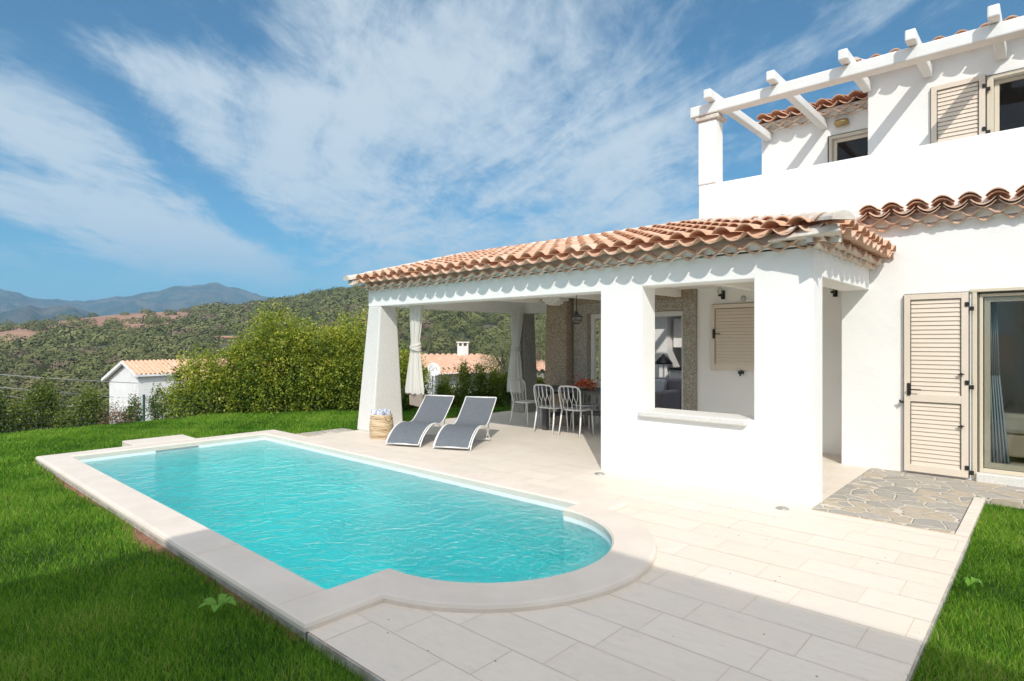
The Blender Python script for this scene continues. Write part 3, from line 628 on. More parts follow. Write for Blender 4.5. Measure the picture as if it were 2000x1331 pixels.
def clip_bm(me_or, planes):
    vs, fs, at_ = me_or; bm = BM(); lay = bm.verts.layers.float.new('v')
    bv = [bm.verts.new(p) for p in vs]
    for b_, a_ in zip(bv, at_): b_[lay] = a_
    for f in fs: bm.faces.new([bv[i] for i in f])
    for co, no in planes:
        geom = bm.verts[:] + bm.edges[:] + bm.faces[:]
        bmesh.ops.bisect_plane(bm, geom=geom, plane_co=co, plane_no=no, clear_outer=True)
    bmesh.ops.recalc_face_normals(bm, faces=bm.faces)
    return bm
PT = .24
up = Vector((2.76, 0, .72)).normalized(); EZ = 2.615
bm = clip_bm(tile_field((5.97, 1.2, EZ), (0, 1, 0), up, 34, 9, PT, .335, 3), [((5.9, 1.42, 0), (1, -1, 0)), ((0, 9.27, 0), (0, 1, 0)), ((8.72, 0, 0), (1, 0, 0))])
roof = bmobj('porch_roof', bm, 'terracotta', house, smooth=False)
upS = Vector((0, 2.76, .72)).normalized()
bm = clip_bm(tile_field((5.78, 1.47, EZ), (1, 0, 0), upS, 13, 9, PT, .335, 5), [((5.9, 1.42, 0), (-1, 1, 0)), ((8.655, 0, 0), (1, 0, 0))])
bmobj('hip_roof', bm, 'terracotta', house)
# roof deck below the tiles
bm = BM()
def quad(bm, *ps): return bm.faces.new([bm.verts.new(p) for p in ps])
def slab(ps, th):
    lo = [bm.verts.new((p[0], p[1], p[2] - th)) for p in ps]; hi = [bm.verts.new(p) for p in ps]; n_ = len(ps)
    bm.faces.new(hi); bm.faces.new(lo[::-1])
    for k in range(n_): bm.faces.new((lo[k], lo[(k + 1) % n_], hi[(k + 1) % n_], hi[k]))
slab([(6.2, 1.72, EZ + .06), (6.2, 9.22, EZ + .06), (8.68, 9.22, EZ + .72), (8.68, 4.16, EZ + .72)], .03)
slab([(6.2, 1.70, EZ + .06), (8.655, 4.14, EZ + .72), (8.655, 1.70, EZ + .06)], .03)
def bz_(x): return EZ + .80 + (2.55 - EZ - .80) * (x - 8.68) / (13.6 - 8.68)
for (xa, xb, ya, yb) in ((8.68, 9.9, 4.03, 9.24), (11.9, 13.6, 4.03, 9.24), (9.9, 11.9, 4.03, 4.5), (9.9, 11.9, 6.9, 9.24)): slab([(xa, ya, bz_(xa)), (xa, yb, bz_(xa)), (xb, yb, bz_(xb)), (xb, ya, bz_(xb))], .06)  # unseen gap left between slabs, added so daylight reaches the ceiling hole
bmesh.ops.recalc_face_normals(bm, faces=bm.faces); bmobj('roof_deck', bm, 'mortar', house)
def wave_row(bm, a, b, out, z, proj, amp, pitch, th, phase, rise=.06):
    """corrugated cornice course from a to b (xy), projecting along out"""
    a = Vector((*a, 0)); b = Vector((*b, 0)); out = Vector((*out, 0)); ln = (b - a).length; d = (b - a) / ln; n_ = max(4, int(ln / pitch * 12))
    lay = bm.verts.layers.float.get('v') or bm.verts.layers.float.new('v')
    prev = None
    for k in range(n_ + 1):
        s = ln * k / n_; w = amp * math.cos(2 * math.pi * (s / pitch) + phase); w = w if w > 0 else w * 1.0
        p = a + d * s; pj = proj + .012 * math.sin(s * 17 + z * 9)
        ring = [p + out * pj + Vector((0, 0, z + w)), p + Vector((0, 0, z + w + rise * .3)), p + Vector((0, 0, z + w - th + rise * .3)), p + out * pj + Vector((0, 0, z + w - th))]
        vs = [bm.verts.new(q) for q in ring]
        for v_ in vs: v_[lay] = (math.sin(int(s / pitch + .5) * 12.9) * 43758.5) % 1
        if prev:
            for i in range(4):
                f = bm.faces.new((prev[i], prev[(i + 1) % 4], vs[(i + 1) % 4], vs[i])); f.material_index = 1 if i == 3 else 0
        prev = vs
def cornice(name, a, b, out, ztop, steps, pitch=PT, phase=0):
    bm = BM()
    for (dz, pj, amp, ph) in steps: wave_row(bm, a, b, out, ztop - dz, pj, amp, pitch, .020, phase + ph)
    bmesh.ops.recalc_face_normals(bm, faces=bm.faces); bmobj(name, bm, ['cornice_tile', 'terracotta'], house)
    bm = BM()   # mortar bed between the courses, set back
    av = Vector(a); bv = Vector(b); ov = Vector(out); dep = steps[-1][1] * .62
    pts = [av, bv, bv + ov * dep, av + ov * dep]
    lo = [bm.verts.new((p.x, p.y, ztop - steps[-1][0] - .0)) for p in pts]; hi = [bm.verts.new((p.x, p.y, ztop + .03)) for p in pts]
    bm.faces.new(hi); bm.faces.new(lo)
    for k in range(4): bm.faces.new((lo[k], lo[(k + 1) % 4], hi[(k + 1) % 4], hi[k]))
    bmesh.ops.recalc_face_normals(bm, faces=bm.faces); bmobj('cornice_bed', bm, 'plaster', house)
ph0 = -2 * math.pi * ((1.2 + .12 - 1.5) / PT)
cornice('cornice', (6.28, 1.5), (6.28, 9.19), (-1, 0), EZ + .02, [(.045, .15, .028, ph0), (.10, .08, .028, ph0 + math.pi)])
cornice('cornice', (6.06, 1.74), (8.655, 1.74), (0, -1), EZ + .02, [(.045, .15, .028, 0), (.10, .08, .028, math.pi)])
# mortar caps along verge, ridge and hip
def caps(name, a, b, r=.085, step=.36, tint_mat='mortar', h=.07):
    a = Vector(a); b = Vector(b); u = (b - a).normalized(); al = u.cross(Vector((0, 0, 1))).normalized(); nn = al.cross(u)
    if nn.z < 0: nn = -nn
    n_ = max(1, int((b - a).length / step)); st = (b - a).length / n_; bm = BM(); lay = bm.verts.layers.float.new('v')
    for i in range(n_):
        c = a + u * i * st; tint = rnd.random(); rs = []
        for s, rr_, lf in ((-.03, r * 1.05, .014), (st, r * .9, .0)):
            ring = []
            for k in range(9):
                an = math.pi * k / 8; v_ = bm.verts.new(c + u * s + al * (-math.cos(an) * rr_) + nn * (lf + math.sin(an) * h)); v_[lay] = tint; ring.append(v_)
            rs.append(ring)
        for k in range(8): bm.faces.new((rs[0][k], rs[0][k + 1], rs[1][k + 1], rs[1][k]))
        bm.faces.new(rs[0][::-1]); bm.faces.new(rs[1])
    bmesh.ops.recalc_face_normals(bm, faces=bm.faces); bmobj(name, bm, tint_mat, house)
caps('verge_cap', (5.88, 9.22, EZ + .05), (8.66, 9.22, EZ + .77), .10, h=.08)
caps('ridge_cap', (8.69, 9.25, EZ + .765), (8.69, 4.1, EZ + .765), .10, step=.38, h=.085)
bm = BM(); hexa(bm, [(5.90, 1.40, EZ - .03), (6.6, 1.55, EZ - .03), (6.6, 2.3, EZ - .03), (6.05, 2.1, EZ - .03)], [(5.96, 1.46, EZ + .06), (6.6, 1.9, EZ + .12), (6.6, 2.2, EZ + .20), (6.3, 2.0, EZ + .12)]); bmobj('hip_mortar', bm, 'mortar', house, bevel=.015)
caps('hip_cap', (5.88, 1.40, EZ + .05), (8.64, 4.12, EZ + .77), .10, step=.36, h=.08)
bm = BM(); hexa(bm, [(5.90, 9.14, EZ - .04), (8.68, 9.14, EZ + .66), (8.68, 9.27, EZ + .66), (5.90, 9.27, EZ - .04)], [(5.90, 9.14, EZ + .07), (8.68, 9.14, EZ + .78), (8.68, 9.27, EZ + .78), (5.90, 9.27, EZ + .07)])
bmobj('verge_mortar', bm, 'mortar', house, bevel=.02)
bm = BM(); gridwall(bm, 'y', 9.0, 9.19, [6.3, 10.7], [2.52, 2.56], [])
hexa(bm, [(6.3, 9.0, 2.5), (8.68, 9.0, 2.5), (8.68, 9.19, 2.5), (6.3, 9.19, 2.5)], [(6.3, 9.0, 2.64), (8.68, 9.0, 3.26), (8.68, 9.19, 3.26), (6.3, 9.19, 2.64)])
hexa(bm, [(8.68, 9.0, 2.5), (10.7, 9.0, 2.5), (10.7, 9.19, 2.5), (8.68, 9.19, 2.5)], [(8.68, 9.0, 3.26), (10.7, 9.0, 2.95), (10.7, 9.19, 2.95), (8.68, 9.19, 3.26)])
bmobj('gable_wall', bm, 'plaster', house)
# eaves over the main wall
MZ = 3.125
upM = Vector((.5, 0, .12)).normalized()
bm = clip_bm(tile_field((8.44, -6.4, MZ), (0, 1, 0), upM, 34, 1, PT * 1.04, .34, 9, jit=.6), [((0, 1.86, 0), (0, 1, 0)), ((8.67, 0, 0), (1, 0, 0))])
bmobj('main_eave', bm, 'terracotta', house)
bm = clip_bm(tile_field((8.47, -6.4, MZ - .03), (0, 1, 0), upM, 34, 1, PT * 1.04, .30, 19, jit=.6), [((0, 1.84, 0), (0, 1, 0)), ((8.66, 0, 0), (1, 0, 0))])
bmobj('main_eave', bm, 'terracotta', house)
cornice('cornice', (8.66, -6.4), (8.66, 1.84), (-1, 0), MZ - .01, [(.035, .14, .034, 0), (.10, .07, .034, math.pi)], pitch=PT * 1.04)
# small roofs of the upper floor
upU = Vector((.5, 0, .14)).normalized()
bm = clip_bm(tile_field((9.50, -6.2, 5.40), (0, 1, 0), upU, 35, 9, PT, .335, 21), [((0, 2.14, 0), (0, 1, 0))]); bmobj('upper_roof', bm, 'terracotta', house)
cornice('cornice', (9.8, -6.4), (9.8, 2.05), (-1, 0), 5.50, [(.02, .22, .03, 0), (.08, .12, .03, math.pi)])
bm = clip_bm(tile_field((10.70, 1.99, 5.42), (0, 1, 0), upU, 8, 7, PT, .335, 25), []); bmobj('upper_roof', bm, 'terracotta', house)
cornice('cornice', (11.0, 1.99), (11.0, 3.96), (-1, 0), 5.42, [(.02, .22, .03, 0), (.08, .12, .03, math.pi)])
bm = BM()
slab([(9.6, -6.4, 5.53), (9.6, 2.1, 5.53), (13.4, 2.1, 6.4), (13.4, -6.4, 6.4)], .05); slab([(10.8, 1.99, 5.44), (10.8, 3.95, 5.44), (13.4, 3.95, 6.05), (13.4, 1.99, 6.05)], .05)
bmesh.ops.recalc_face_normals(bm, faces=bm.faces); bmobj('roof_deck', bm, 'mortar', house)
caps('verge_cap', (9.50, 2.10, 5.54), (12.0, 2.10, 6.22), .08, h=.05)
bm = BM(); box(bm, 9.5, 9.85, 2.0, 2.16, 5.36, 5.54); bmobj('verge_mortar', bm, 'mortar', house, bevel=.015)

# ------------------------------------------------------------------ shutters and doors (all lie in planes x = const and face -x)
def shutter(name, X, y0, y1, z0, z1, mids, parent, frame=.065, hy=None, hz=None, hinges=(), stagger=0, tilt=0):
    s = empty(name, (X, y1, z0), None, None); s.parent = parent; s.location = Vector((X, y1, z0)) - root_loc(parent)
    w = abs(y1 - y0); T = .035
    bm = BM(); Xf = X - T
    box(bm, Xf, X, y0, y0 + frame, z0, z1); box(bm, Xf, X, y1 - frame, y1, z0, z1)
    zz_ = [z0] + mids + [z1]
    box(bm, Xf, X, y0 + frame, y1 - frame, z0, z0 + frame * 1.3); box(bm, Xf, X, y0 + frame, y1 - frame, z1 - frame, z1)
    for mz in mids: box(bm, Xf, X, y0 + frame, y1 - frame, mz - frame * .7, mz + frame * .7)
    bmobj('shutter_frame', bm, 'shutter_beige', s, bevel=.003)
    for i in range(len(zz_) - 1):
        a = zz_[i] + (frame * 1.3 if i == 0 else frame * .7); b_ = zz_[i + 1] - (frame if i == len(zz_) - 2 else frame * .7)
        bm = BM(); n_ = int(round((b_ - a) / .052)); st = (b_ - a) / n_
        for k in range(n_):
            zl = a + k * st
            hexa(bm, [(Xf + .004, y0 + frame, zl), (Xf + .016, y0 + frame, zl), (Xf + .016, y1 - frame, zl), (Xf + .004, y1 - frame, zl)], [(Xf + .016, y0 + frame, zl + st - .0035), (Xf + .026, y0 + frame, zl + st - .0035), (Xf + .026, y1 - frame, zl + st - .0035), (Xf + .016, y1 - frame, zl + st - .0035)])
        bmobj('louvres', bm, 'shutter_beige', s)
        bm = BM(); box(bm, Xf + .028, Xf + .032, y0 + frame, y1 - frame, a, b_); bmobj('louvre_gap_shade', bm, 'louvre_shadow', s)  # dark sheet whose colour stands in for shade between the slats
        bm = BM(); 
        for yy in (y0 + frame + .001, y1 - frame - .008): box(bm, Xf - .0015, Xf + .003, yy, yy + .007, a + .005, b_ - .002)
        box(bm, Xf - .0015, Xf + .003, y0 + frame + .008, y1 - frame - .008, b_ - .008, b_ - .002)
        bmobj('gasket', bm, 'dark_gasket', s)
    bm = BM()
    box(bm, X - .001, X + .008, y1 + .001, y1 + .010, z0, z1); box(bm, X - .001, X + .008, y0 - .010, y0 - .001, z0, z1); box(bm, X - .001, X + .008, y0, y1, z1 + .001, z1 + .009)
    bmobj('gasket', bm, 'dark_gasket', s)
    if hy is not None:
        bm = BM(); box(bm, Xf - .012, Xf - .0005, hy - .016, hy + .016, hz - .075, hz + .075); tube(bm, [(Xf - .01, hy, hz), (Xf - .045, hy, hz), (Xf - .05, hy - .02, hz), (Xf - .05, hy - .13, hz)], .008, 8)
        bmobj('handle', bm, 'black_metal', s)
    for hz_ in hinges:
        bm = BM(); box(bm, Xf - .010, Xf - .0005, y0 - .012, y0 + .03, hz_, hz_ + .05); box(bm, Xf - .008, Xf + .004, y0 - .052, y0 - .013, hz_ - .05, hz_ - .002)
        bmobj('hinge', bm, 'black_metal', s)
    return s
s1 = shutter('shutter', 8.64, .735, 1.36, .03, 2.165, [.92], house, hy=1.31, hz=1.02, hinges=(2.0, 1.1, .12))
s1['label'] = 'tall beige louvred shutter folded back beside the glass door'
for zz_ in (1.22, .62):
    bm = BM(); tube(bm, [(8.606, .80, zz_), (8.57, .80, zz_)], .016, 8); box(bm, 8.575, 8.585, .77, .83, zz_ - .006, zz_ + .006); bmobj('latch_knob', bm, 'black_metal', s1)
bm = BM(); tube(bm, [(8.655, 1.40, .86), (8.60, 1.40, .86), (8.585, 1.40, .885)], .009, 6); box(bm, 8.58, 8.655, 1.365, 1.385, .85, .87); bmobj('shutter_stay', bm, 'black_metal', house)
s2 = shutter('shutter', 9.79, .66, 1.235, 3.3, 5.02, [4.0], house, hinges=(4.85, 4.3))
s2['label'] = 'beige louvred shutter on the terrace wall striped by pergola shadow'
s3 = shutter('shutter', 9.34, 3.30, 4.11, 1.15, 2.19, [], house, hy=4.06, hz=1.72)
s3['label'] = 'beige louvred shutter closed over the small porch window'
bm = BM(); tube(bm, [(9.33, 3.62, 1.14), (9.28, 3.62, 1.12), (9.27, 3.62, 1.06)], .014, 6); box(bm, 9.26, 9.34, 3.585, 3.65, 1.09, 1.135); bmobj('shutter_stay', bm, 'black_metal', house)
def glazed(name, X, y0, y1, z0, z1, fr, parent, mull=(), gl='glass', fm='frame_cream', dep=.06):
    s = empty(name, (X, y1, z0), None, None); s.parent = parent; s.location = Vector((X, y1, z0)) - root_loc(parent)
    bm = BM(); box(bm, X, X + dep, y0, y0 + fr, z0, z1); box(bm, X, X + dep, y1 - fr, y1, z0, z1); box(bm, X, X + dep, y0 + fr, y1 - fr, z1 - fr, z1); box(bm, X, X + dep, y0 + fr, y1 - fr, z0, z0 + fr)
    for mm in mull: box(bm, X + .002, X + dep - .002, mm - fr * .7, mm + fr * .7, z0 + fr, z1 - fr)
    bmobj('door_frame' if 'door' in name else 'window_frame', bm, fm, s, bevel=.004)
    bm = BM(); box(bm, X + dep * .45, X + dep * .45 + .006, y0 + fr - .004, y1 - fr + .004, z0 + fr - .004, z1 - fr + .004); bmobj('pane', bm, gl, s)
    return s
d1 = glazed('glass_door', 8.70, -1.20, .655, .10, 2.155, .045, house); 
bm = BM(); gridwall(bm, 'x', 8.735, 8.80, [-1.14, .60], [.15, 2.105], [(-.20, .545, .21, 2.05), (-1.09, -.26, .21, 2.05)]); bmobj('sash', bm, 'frame_cream', d1, bevel=.004)
bm = BM(); box(bm, 8.60, 8.95, -1.25, .665, -.03, .098); bmobj('door_sill', bm, 'granite_light', house, bevel=.01)
bm = BM(); box(bm, 8.635, 8.66, -1.3, .72, 2.165, 2.20); box(bm, 8.64, 8.70, .66, .70, .03, 2.165); bmobj('door_casing', bm, 'frame_cream', house, bevel=.004)
bm = BM(); box(bm, 8.698, 8.705, -1.2, .655, 2.142, 2.156); bmobj('gasket', bm, 'dark_gasket', house); bm = BM(); box(bm, 8.690, 8.699, .640, .648, .1, 2.15); bmobj('gasket', bm, 'dark_gasket', house)
glazed('window', 9.86, -1.2, .575, 3.25, 4.945, .05, house, gl='glass_dark')
bm = BM(); box(bm, 9.78, 9.80, .58, .645, 3.2, 4.99); box(bm, 9.78, 9.80, -1.2, .58, 4.952, 4.99); bmobj('window_casing', bm, 'frame_cream', house, bevel=.004)
glazed('window', 11.05, 2.055, 2.75, 4.01, 4.97, .055, house, gl='glass_dark')
bm = BM(); box(bm, 10.985, 11.0, 2.765, 2.81, 4.0, 5.02); box(bm, 10.985, 11.0, 2.0, 2.765, 4.985, 5.02); bmobj('window_casing', bm, 'frame_cream', house, bevel=.004)
bm = BM(); box(bm, 10.98, 10.986, 2.0, 2.80, 5.021, 5.03); box(bm, 10.98, 10.986, 2.801, 2.818, 4.0, 5.03); bmobj('gasket', bm, 'dark_gasket', house); bm = BM(); box(bm, 9.77, 9.779, -1.2, .645, 4.991, 5.0);  bmobj('gasket', bm, 'dark_gasket', house)
# french door frame in the granite opening with one open leaf
bm = BM(); gridwall(bm, 'x', 9.40, 9.48, [4.59, 6.51], [.015, 2.115], [(4.66, 6.44, -1, 2.03)]); bmobj('door_frame', bm, 'cabinet', house)
bm = BM(); box(bm, 9.30, 9.34, 6.53, 6.72, 0.02, 2.1); bmobj('shutter_panel', bm, 'shutter_beige', house)
bm = BM(); box(bm, 9.385, 9.40, 4.60, 4.64, .02, 2.1); bmobj('door_trim', bm, 'frame_cream', house)
dl = glazed('glass_door', 9.50, 5.60, 6.40, .04, 2.02, .085, house)
bm = BM(); box(bm, 9.74, 9.755, 5.70, 5.98, 1.0, 1.75); tag(bmobj('framed_picture', bm, 'art'), 'small red and blue picture seen through the porch door', 'picture')

# electrical bits on the walls
def socket(X, y, z, label):
    bm = BM(); box(bm, X - .008, X - .0005, y - .06, y + .06, z - .035, z + .035); s_ = bmobj('socket', bm, 'ceiling_white', house, bevel=.004); s_['label'] = label
socket(9.35, 3.99, 1.08, 'white socket plate below the small porch shutter'); socket(9.35, 2.30, 1.06, 'white socket plate in the side passage')

def bracket_lamp(x, y, z, label):
    l = empty('wall_lamp', (x, y, z), label, 'lamp', group='black wall lamps of the porch')
    bm = BM(); box(bm, x - .02, x - .001, y - .03, y + .03, z - .07, z + .07); bmobj('wall_plate', bm, 'black_metal', l, bevel=.004)
    bm = BM(); tube(bm, [(x - .02, y, z), (x - .08, y, z), (x - .12, y, z + .005)], .008); tube(bm, [(x - .03, y + .0, z - .02)] + [(x - .06 - .035 * math.cos(a), y, z - .05 - .05 * math.sin(a)) for a in np.linspace(math.pi, 2 * math.pi, 9)][::1] + [], .006, 6)
    bmobj('arm', bm, 'black_metal', l)
    bm = BM(); lathe(bm, (x - .125, y, z - .03), [(.02, 0), (.036, .01), (.036, .02), (.028, .03)], 14); bmobj('socket_ring', bm, 'black_metal', l)
    bm = BM(); lathe(bm, (x - .125, y, z + .0), [(.02, 0), (.04, .03), (.042, .07), (.03, .10), (.01, .11)], 14); bmobj('glass_shade', bm, 'glass', l, smooth=True)
bracket_lamp(9.349, 3.92, 2.34, 'black bracket lamp above the small porch shutter')
bracket_lamp(9.349, 2.30, 2.30, 'black bracket lamp high in the side passage')
l = empty('bulkhead_lamp', (11.0, 2.60, 5.2), 'brass bulkhead lamp above the small terrace window', 'lamp')
bm = BM(); box(bm, 10.97, 10.999, 2.50, 2.70, 5.16, 5.24); bmobj('wall_plate', bm, 'brass', l, bevel=.01)
bm = BM(); pts = [(10.93, 2.50, 5.20), (10.93, 2.53, 5.20), (10.93, 2.60, 5.20), (10.93, 2.67, 5.20), (10.93, 2.70, 5.20)]; tube(bm, pts, [.035, .055, .058, .055, .035], 12); bmobj('glass_shade', bm, 'brass', l, smooth=True)
l = empty('vent_cover', (9.35, 3.6, 2.28), 'round pale vent cover on the porch wall beside the lamp', 'vent')
bm = BM(); 
ring = [[bm.verts.new((9.349 - dx, 3.6 + r_ * math.cos(a), 2.27 + r_ * math.sin(a))) for a in np.linspace(0, 2 * math.pi, 17)[:-1]] for r_, dx in ((.045, 0), (.043, .01), (.02, .016))]
for a, b_ in zip(ring, ring[1:]):
    for k in range(16): bm.faces.new((a[k], a[(k + 1) % 16], b_[(k + 1) % 16], b_[k]))
bm.faces.new(ring[-1]); bmesh.ops.recalc_face_normals(bm, faces=bm.faces); bmobj('cover_disc', bm, 'steel', l)
for (sx, sy, lb) in ((6.06, 4.06, 'round steel ground spotlight at the edge of the porch opening'), (5.98, 1.93, 'round steel ground spotlight near the wall corner')):
    l = empty('ground_spotlight', (sx, sy, 0), lb, 'spotlight', group='round spotlights let into the paving')
    bm = BM(); lathe(bm, (sx, sy, 0.002), [(.062, 0), (.060, .006), (.048, .008)], 24); bmobj('rim', bm, 'steel', l)
    bm = BM(); lathe(bm, (sx, sy, 0.0105), [(.044, 0), (.040, .003)], 24); bmobj('lens', bm, 'granite', l)

# ------------------------------------------------------------------ curtains
def curtain(name, x, y, ztop, zk, zbot, w, label, hem=True, seed=1):
    c = empty(name, (x, y, zbot), label, 'curtain', group='knotted curtains hung in the porch openings')
    rg = random.Random(seed); n = 72; rows = 46; vs = []; fs = []
    ph = [rg.uniform(0, 6.28) for _ in range(4)]
    for j in range(rows + 1):
        t = j / rows; z = ztop + (zbot - ztop) * t; k = (ztop - zk) / (ztop - zbot)
        if t < k: ww = w * (.5 - .22 * (t / k) ** 1.5)
        else: ww = w * (.28 + .36 * min(1, (t - k) / (1 - k) * 1.1) ** .8)
        kn = math.exp(-((z - zk) / .055) ** 2); ww += kn * w * .12
        dd = ww * .42
        for i in range(n):
            a = 2 * math.pi * i / n; fold = 1 + (.15 - .1 * kn) * math.sin(9 * a + ph[0] + .8 * math.sin(t * 3)) + .07 * math.sin(5 * a + ph[1] + t * 4)
            lean = .03 * math.sin(t * 2.5) + .035 * t
            vs.append((x + math.cos(a) * dd * fold, y + math.sin(a) * ww * fold + lean, z + (.014 * math.sin(9 * a) if j == rows else 0)))
    for j in range(rows):
        for i in range(n): fs.append((j * n + i, j * n + (i + 1) % n, (j + 1) * n + (i + 1) % n, (j + 1) * n + i))
    me = npmesh('cloth', np.array(vs), np.array(fs)); link('cloth', me, 'curtain', c, smooth=True)
    bm = BM()
    for q in range(3):
        a0 = q * 1.1; pts = [(x + math.cos(a) * (w * .17 + .012), y + .03 + math.sin(a) * (w * .30), zk + .03 * math.sin(a + a0) + (q - 1) * .03) for a in np.linspace(0, 2 * math.pi, 17)]
        tube(bm, pts, .028, 8)
    bmobj('knot', bm, 'curtain', c, smooth=True)
    if hem:
        bm = BM()
        hexa(bm, [(x - .03, y - w * .45, zbot - .23), (x + .03, y - w * .45, zbot - .23), (x + .04, y + w * .50, zbot - .20), (x - .04, y + w * .50, zbot - .20)], [(x - .035, y - w * .5, zbot + .02), (x + .035, y - w * .5, zbot + .02), (x + .05, y + w * .5, zbot + .02), (x - .05, y + w * .5, zbot + .02)])
        bmobj('sheer_hem', bm, 'curtain_hem', c, bevel=.01)
    return c
curtain('curtain', 6.60, 8.22, 2.215, 1.50, .69, .31, 'white knotted curtain beside the front tapered pier')
curtain('curtain', 10.02, 8.93, 2.30, 1.45, .46, .32, 'beige knotted curtain against the rear grey pier', hem=False, seed=4)

# ------------------------------------------------------------------ loungers
def lounger(x, y, rz, label):
    c = empty('sun_lounger', (x, y, 0), label, 'sun lounger', rz, 'grey mesh sun loungers')
    W2 = .27
    P = [(0, .05), (.06, .12), (.16, .20), (.28, .265), (.42, .30), (.56, .30), (.68, .275), (.78, .265), (.88, .295), (1.0, .375), (1.12, .475), (1.24, .57), (1.33, .66)]
    # smooth curve
    xs_ = np.linspace(0, 1, 49); ts = np.linspace(0, 1, len(P)); px_ = np.interp(xs_, ts, [p[0] for p in P]); pz_ = np.interp(xs_, ts, [p[1] for p in P])
    for _ in range(3): px_[1:-1] = (px_[:-2] + px_[1:-1] * 2 + px_[2:]) / 4; pz_[1:-1] = (pz_[:-2] + pz_[1:-1] * 2 + pz_[2:]) / 4
    cur = list(zip(px_, pz_))
    bm = BM()
    for (a, b_) in zip(cur, cur[1:]):
        pass
    vs = [[bm.verts.new((p[0], s_ * (W2 - .012), p[1] + .006 - .010 * (1 - abs(s_)))) for s_ in (-1, -.5, 0, .5, 1)] for p in cur]
    vb = [[bm.verts.new((p[0] + .004, s_ * (W2 - .012), p[1] - .006 - .010 * (1 - abs(s_)))) for s_ in (-1, -.5, 0, .5, 1)] for p in cur]
    for a, b_ in zip(vs, vs[1:]):
        for k in range(4): bm.faces.new((a[k], b_[k], b_[k + 1], a[k + 1]))
    for a, b_ in zip(vb, vb[1:]):
        for k in range(4): bm.faces.new((a[k], a[k + 1], b_[k + 1], b_[k]))
    for r1, r2 in ((vs[0], vb[0]), (vs[-1], vb[-1])):
        for k in range(4): bm.faces.new((r1[k], r1[k + 1], r2[k + 1], r2[k]))
    bmesh.ops.recalc_face_normals(bm, faces=bm.faces); bmobj('sling', bm, 'mesh_fabric', c, world=False, smooth=True)
    bm = BM()
    for s_ in (-1, 1):
        pts = [(p[0], s_ * W2, p[1]) for p in cur]; tube(bm, pts, .0095, 8)
        arc = [(.0 - .0, .0), (.03, .06), (.10, .135), (.2, .20), (.32, .255), (.44, .285), (.58, .28), (.70, .23), (.80, .15), (.88, .05), (.91, .0)]
        tube(bm, [(p[0] + .015, s_ * (W2 + .022), p[1] + .012) for p in arc], .0105, 8)
    for (xx_, zz_) in ((.05, .06), (.90, .04), (.44, .27)): tube(bm, [(xx_, -W2 - .02, zz_), (xx_, W2 + .02, zz_)], .012, 8)
    bmobj('frame', bm, 'white_metal', c, world=False, smooth=True)
    bm = BM(); tube(bm, [(cur[-1][0], -W2, cur[-1][1]), (cur[-1][0], W2, cur[-1][1])], .013, 8); bmobj('end_bar', bm, 'white_metal', c, world=False, smooth=True); bm = BM(); tube(bm, [(.01, -W2, .045), (.01, W2, .045)], .012, 8); bmobj('end_bar', bm, 'white_metal', c, world=False, smooth=True)
    bm = BM()
    for s_ in (-1, 1): bm = BM(); tube(bm, [(1.03, s_ * (W2 - .03), .39), (1.0, s_ * (W2 - .03), .2), (.9, s_ * (W2 - .03), .05)], .010, 8); bmobj('support_strut', bm, 'white_metal', c, world=False, smooth=True)
    return c
lounger(5.60, 7.32, R(24), 'grey mesh sun lounger nearer the woven basket')
lounger(5.90, 6.55, R(26), 'grey mesh sun lounger nearer the dining chairs')

# ------------------------------------------------------------------ basket and towels
bk = empty('woven_basket', (5.90, 8.27, 0), 'round woven straw basket of towels at the pier foot', 'basket')
vs, fs, va = [], [], []
bm = BM(); lay = bm.verts.layers.float.new('v')
for k in range(17):
    z = .012 + k * .023; r_ = .165 + .022 * math.sin(k / 16 * math.pi * .9 + .3); n0 = len(bm.verts)
    tube(bm, [(5.90 + (r_ + rnd.uniform(-.004, .004)) * math.cos(a), 8.27 + r_ * math.sin(a), z + .006 * math.sin(3 * a + k)) for a in np.linspace(0, 2 * math.pi, 25)], .0135, 6, caps=False)
    bm.verts.ensure_lookup_table(); tt = rnd.random()
    for q in range(n0, len(bm.verts)): bm.verts[q][lay] = min(1, max(0, tt + rnd.uniform(-.25, .25)))
bmobj('coil', bm, 'wicker', bk, smooth=True)
for s_ in (-1, 1): bm = BM(); tube(bm, [(5.90 + .19 * math.cos(a), 8.27 + .19 * math.sin(a), .37 - .09 * math.sin((a - s_ * 1.57 + .35) / .7 * math.pi)) for a in np.linspace(s_ * 1.57 - .35, s_ * 1.57 + .35, 9)], .009, 6); bmobj('handle', bm, 'wicker', bk, smooth=True)
for k, (dx, dy) in enumerate(((-.07, -.07), (.06, -.08), (0, .05), (-.09, .06), (.09, .05))):
    bm = BM(); lathe(bm, (5.90 + dx, 8.27 + dy, .12), [(.045, 0), (.058, .02), (.060, .32), (.052, .345), (.03, .35), (.028, .33), (.01, .345)], 14)
    tag(bmobj('rolled_towel', bm, 'towel', smooth=True), 'white and blue striped towel rolled upright in the basket', 'towel', 'rolled towels in the basket')

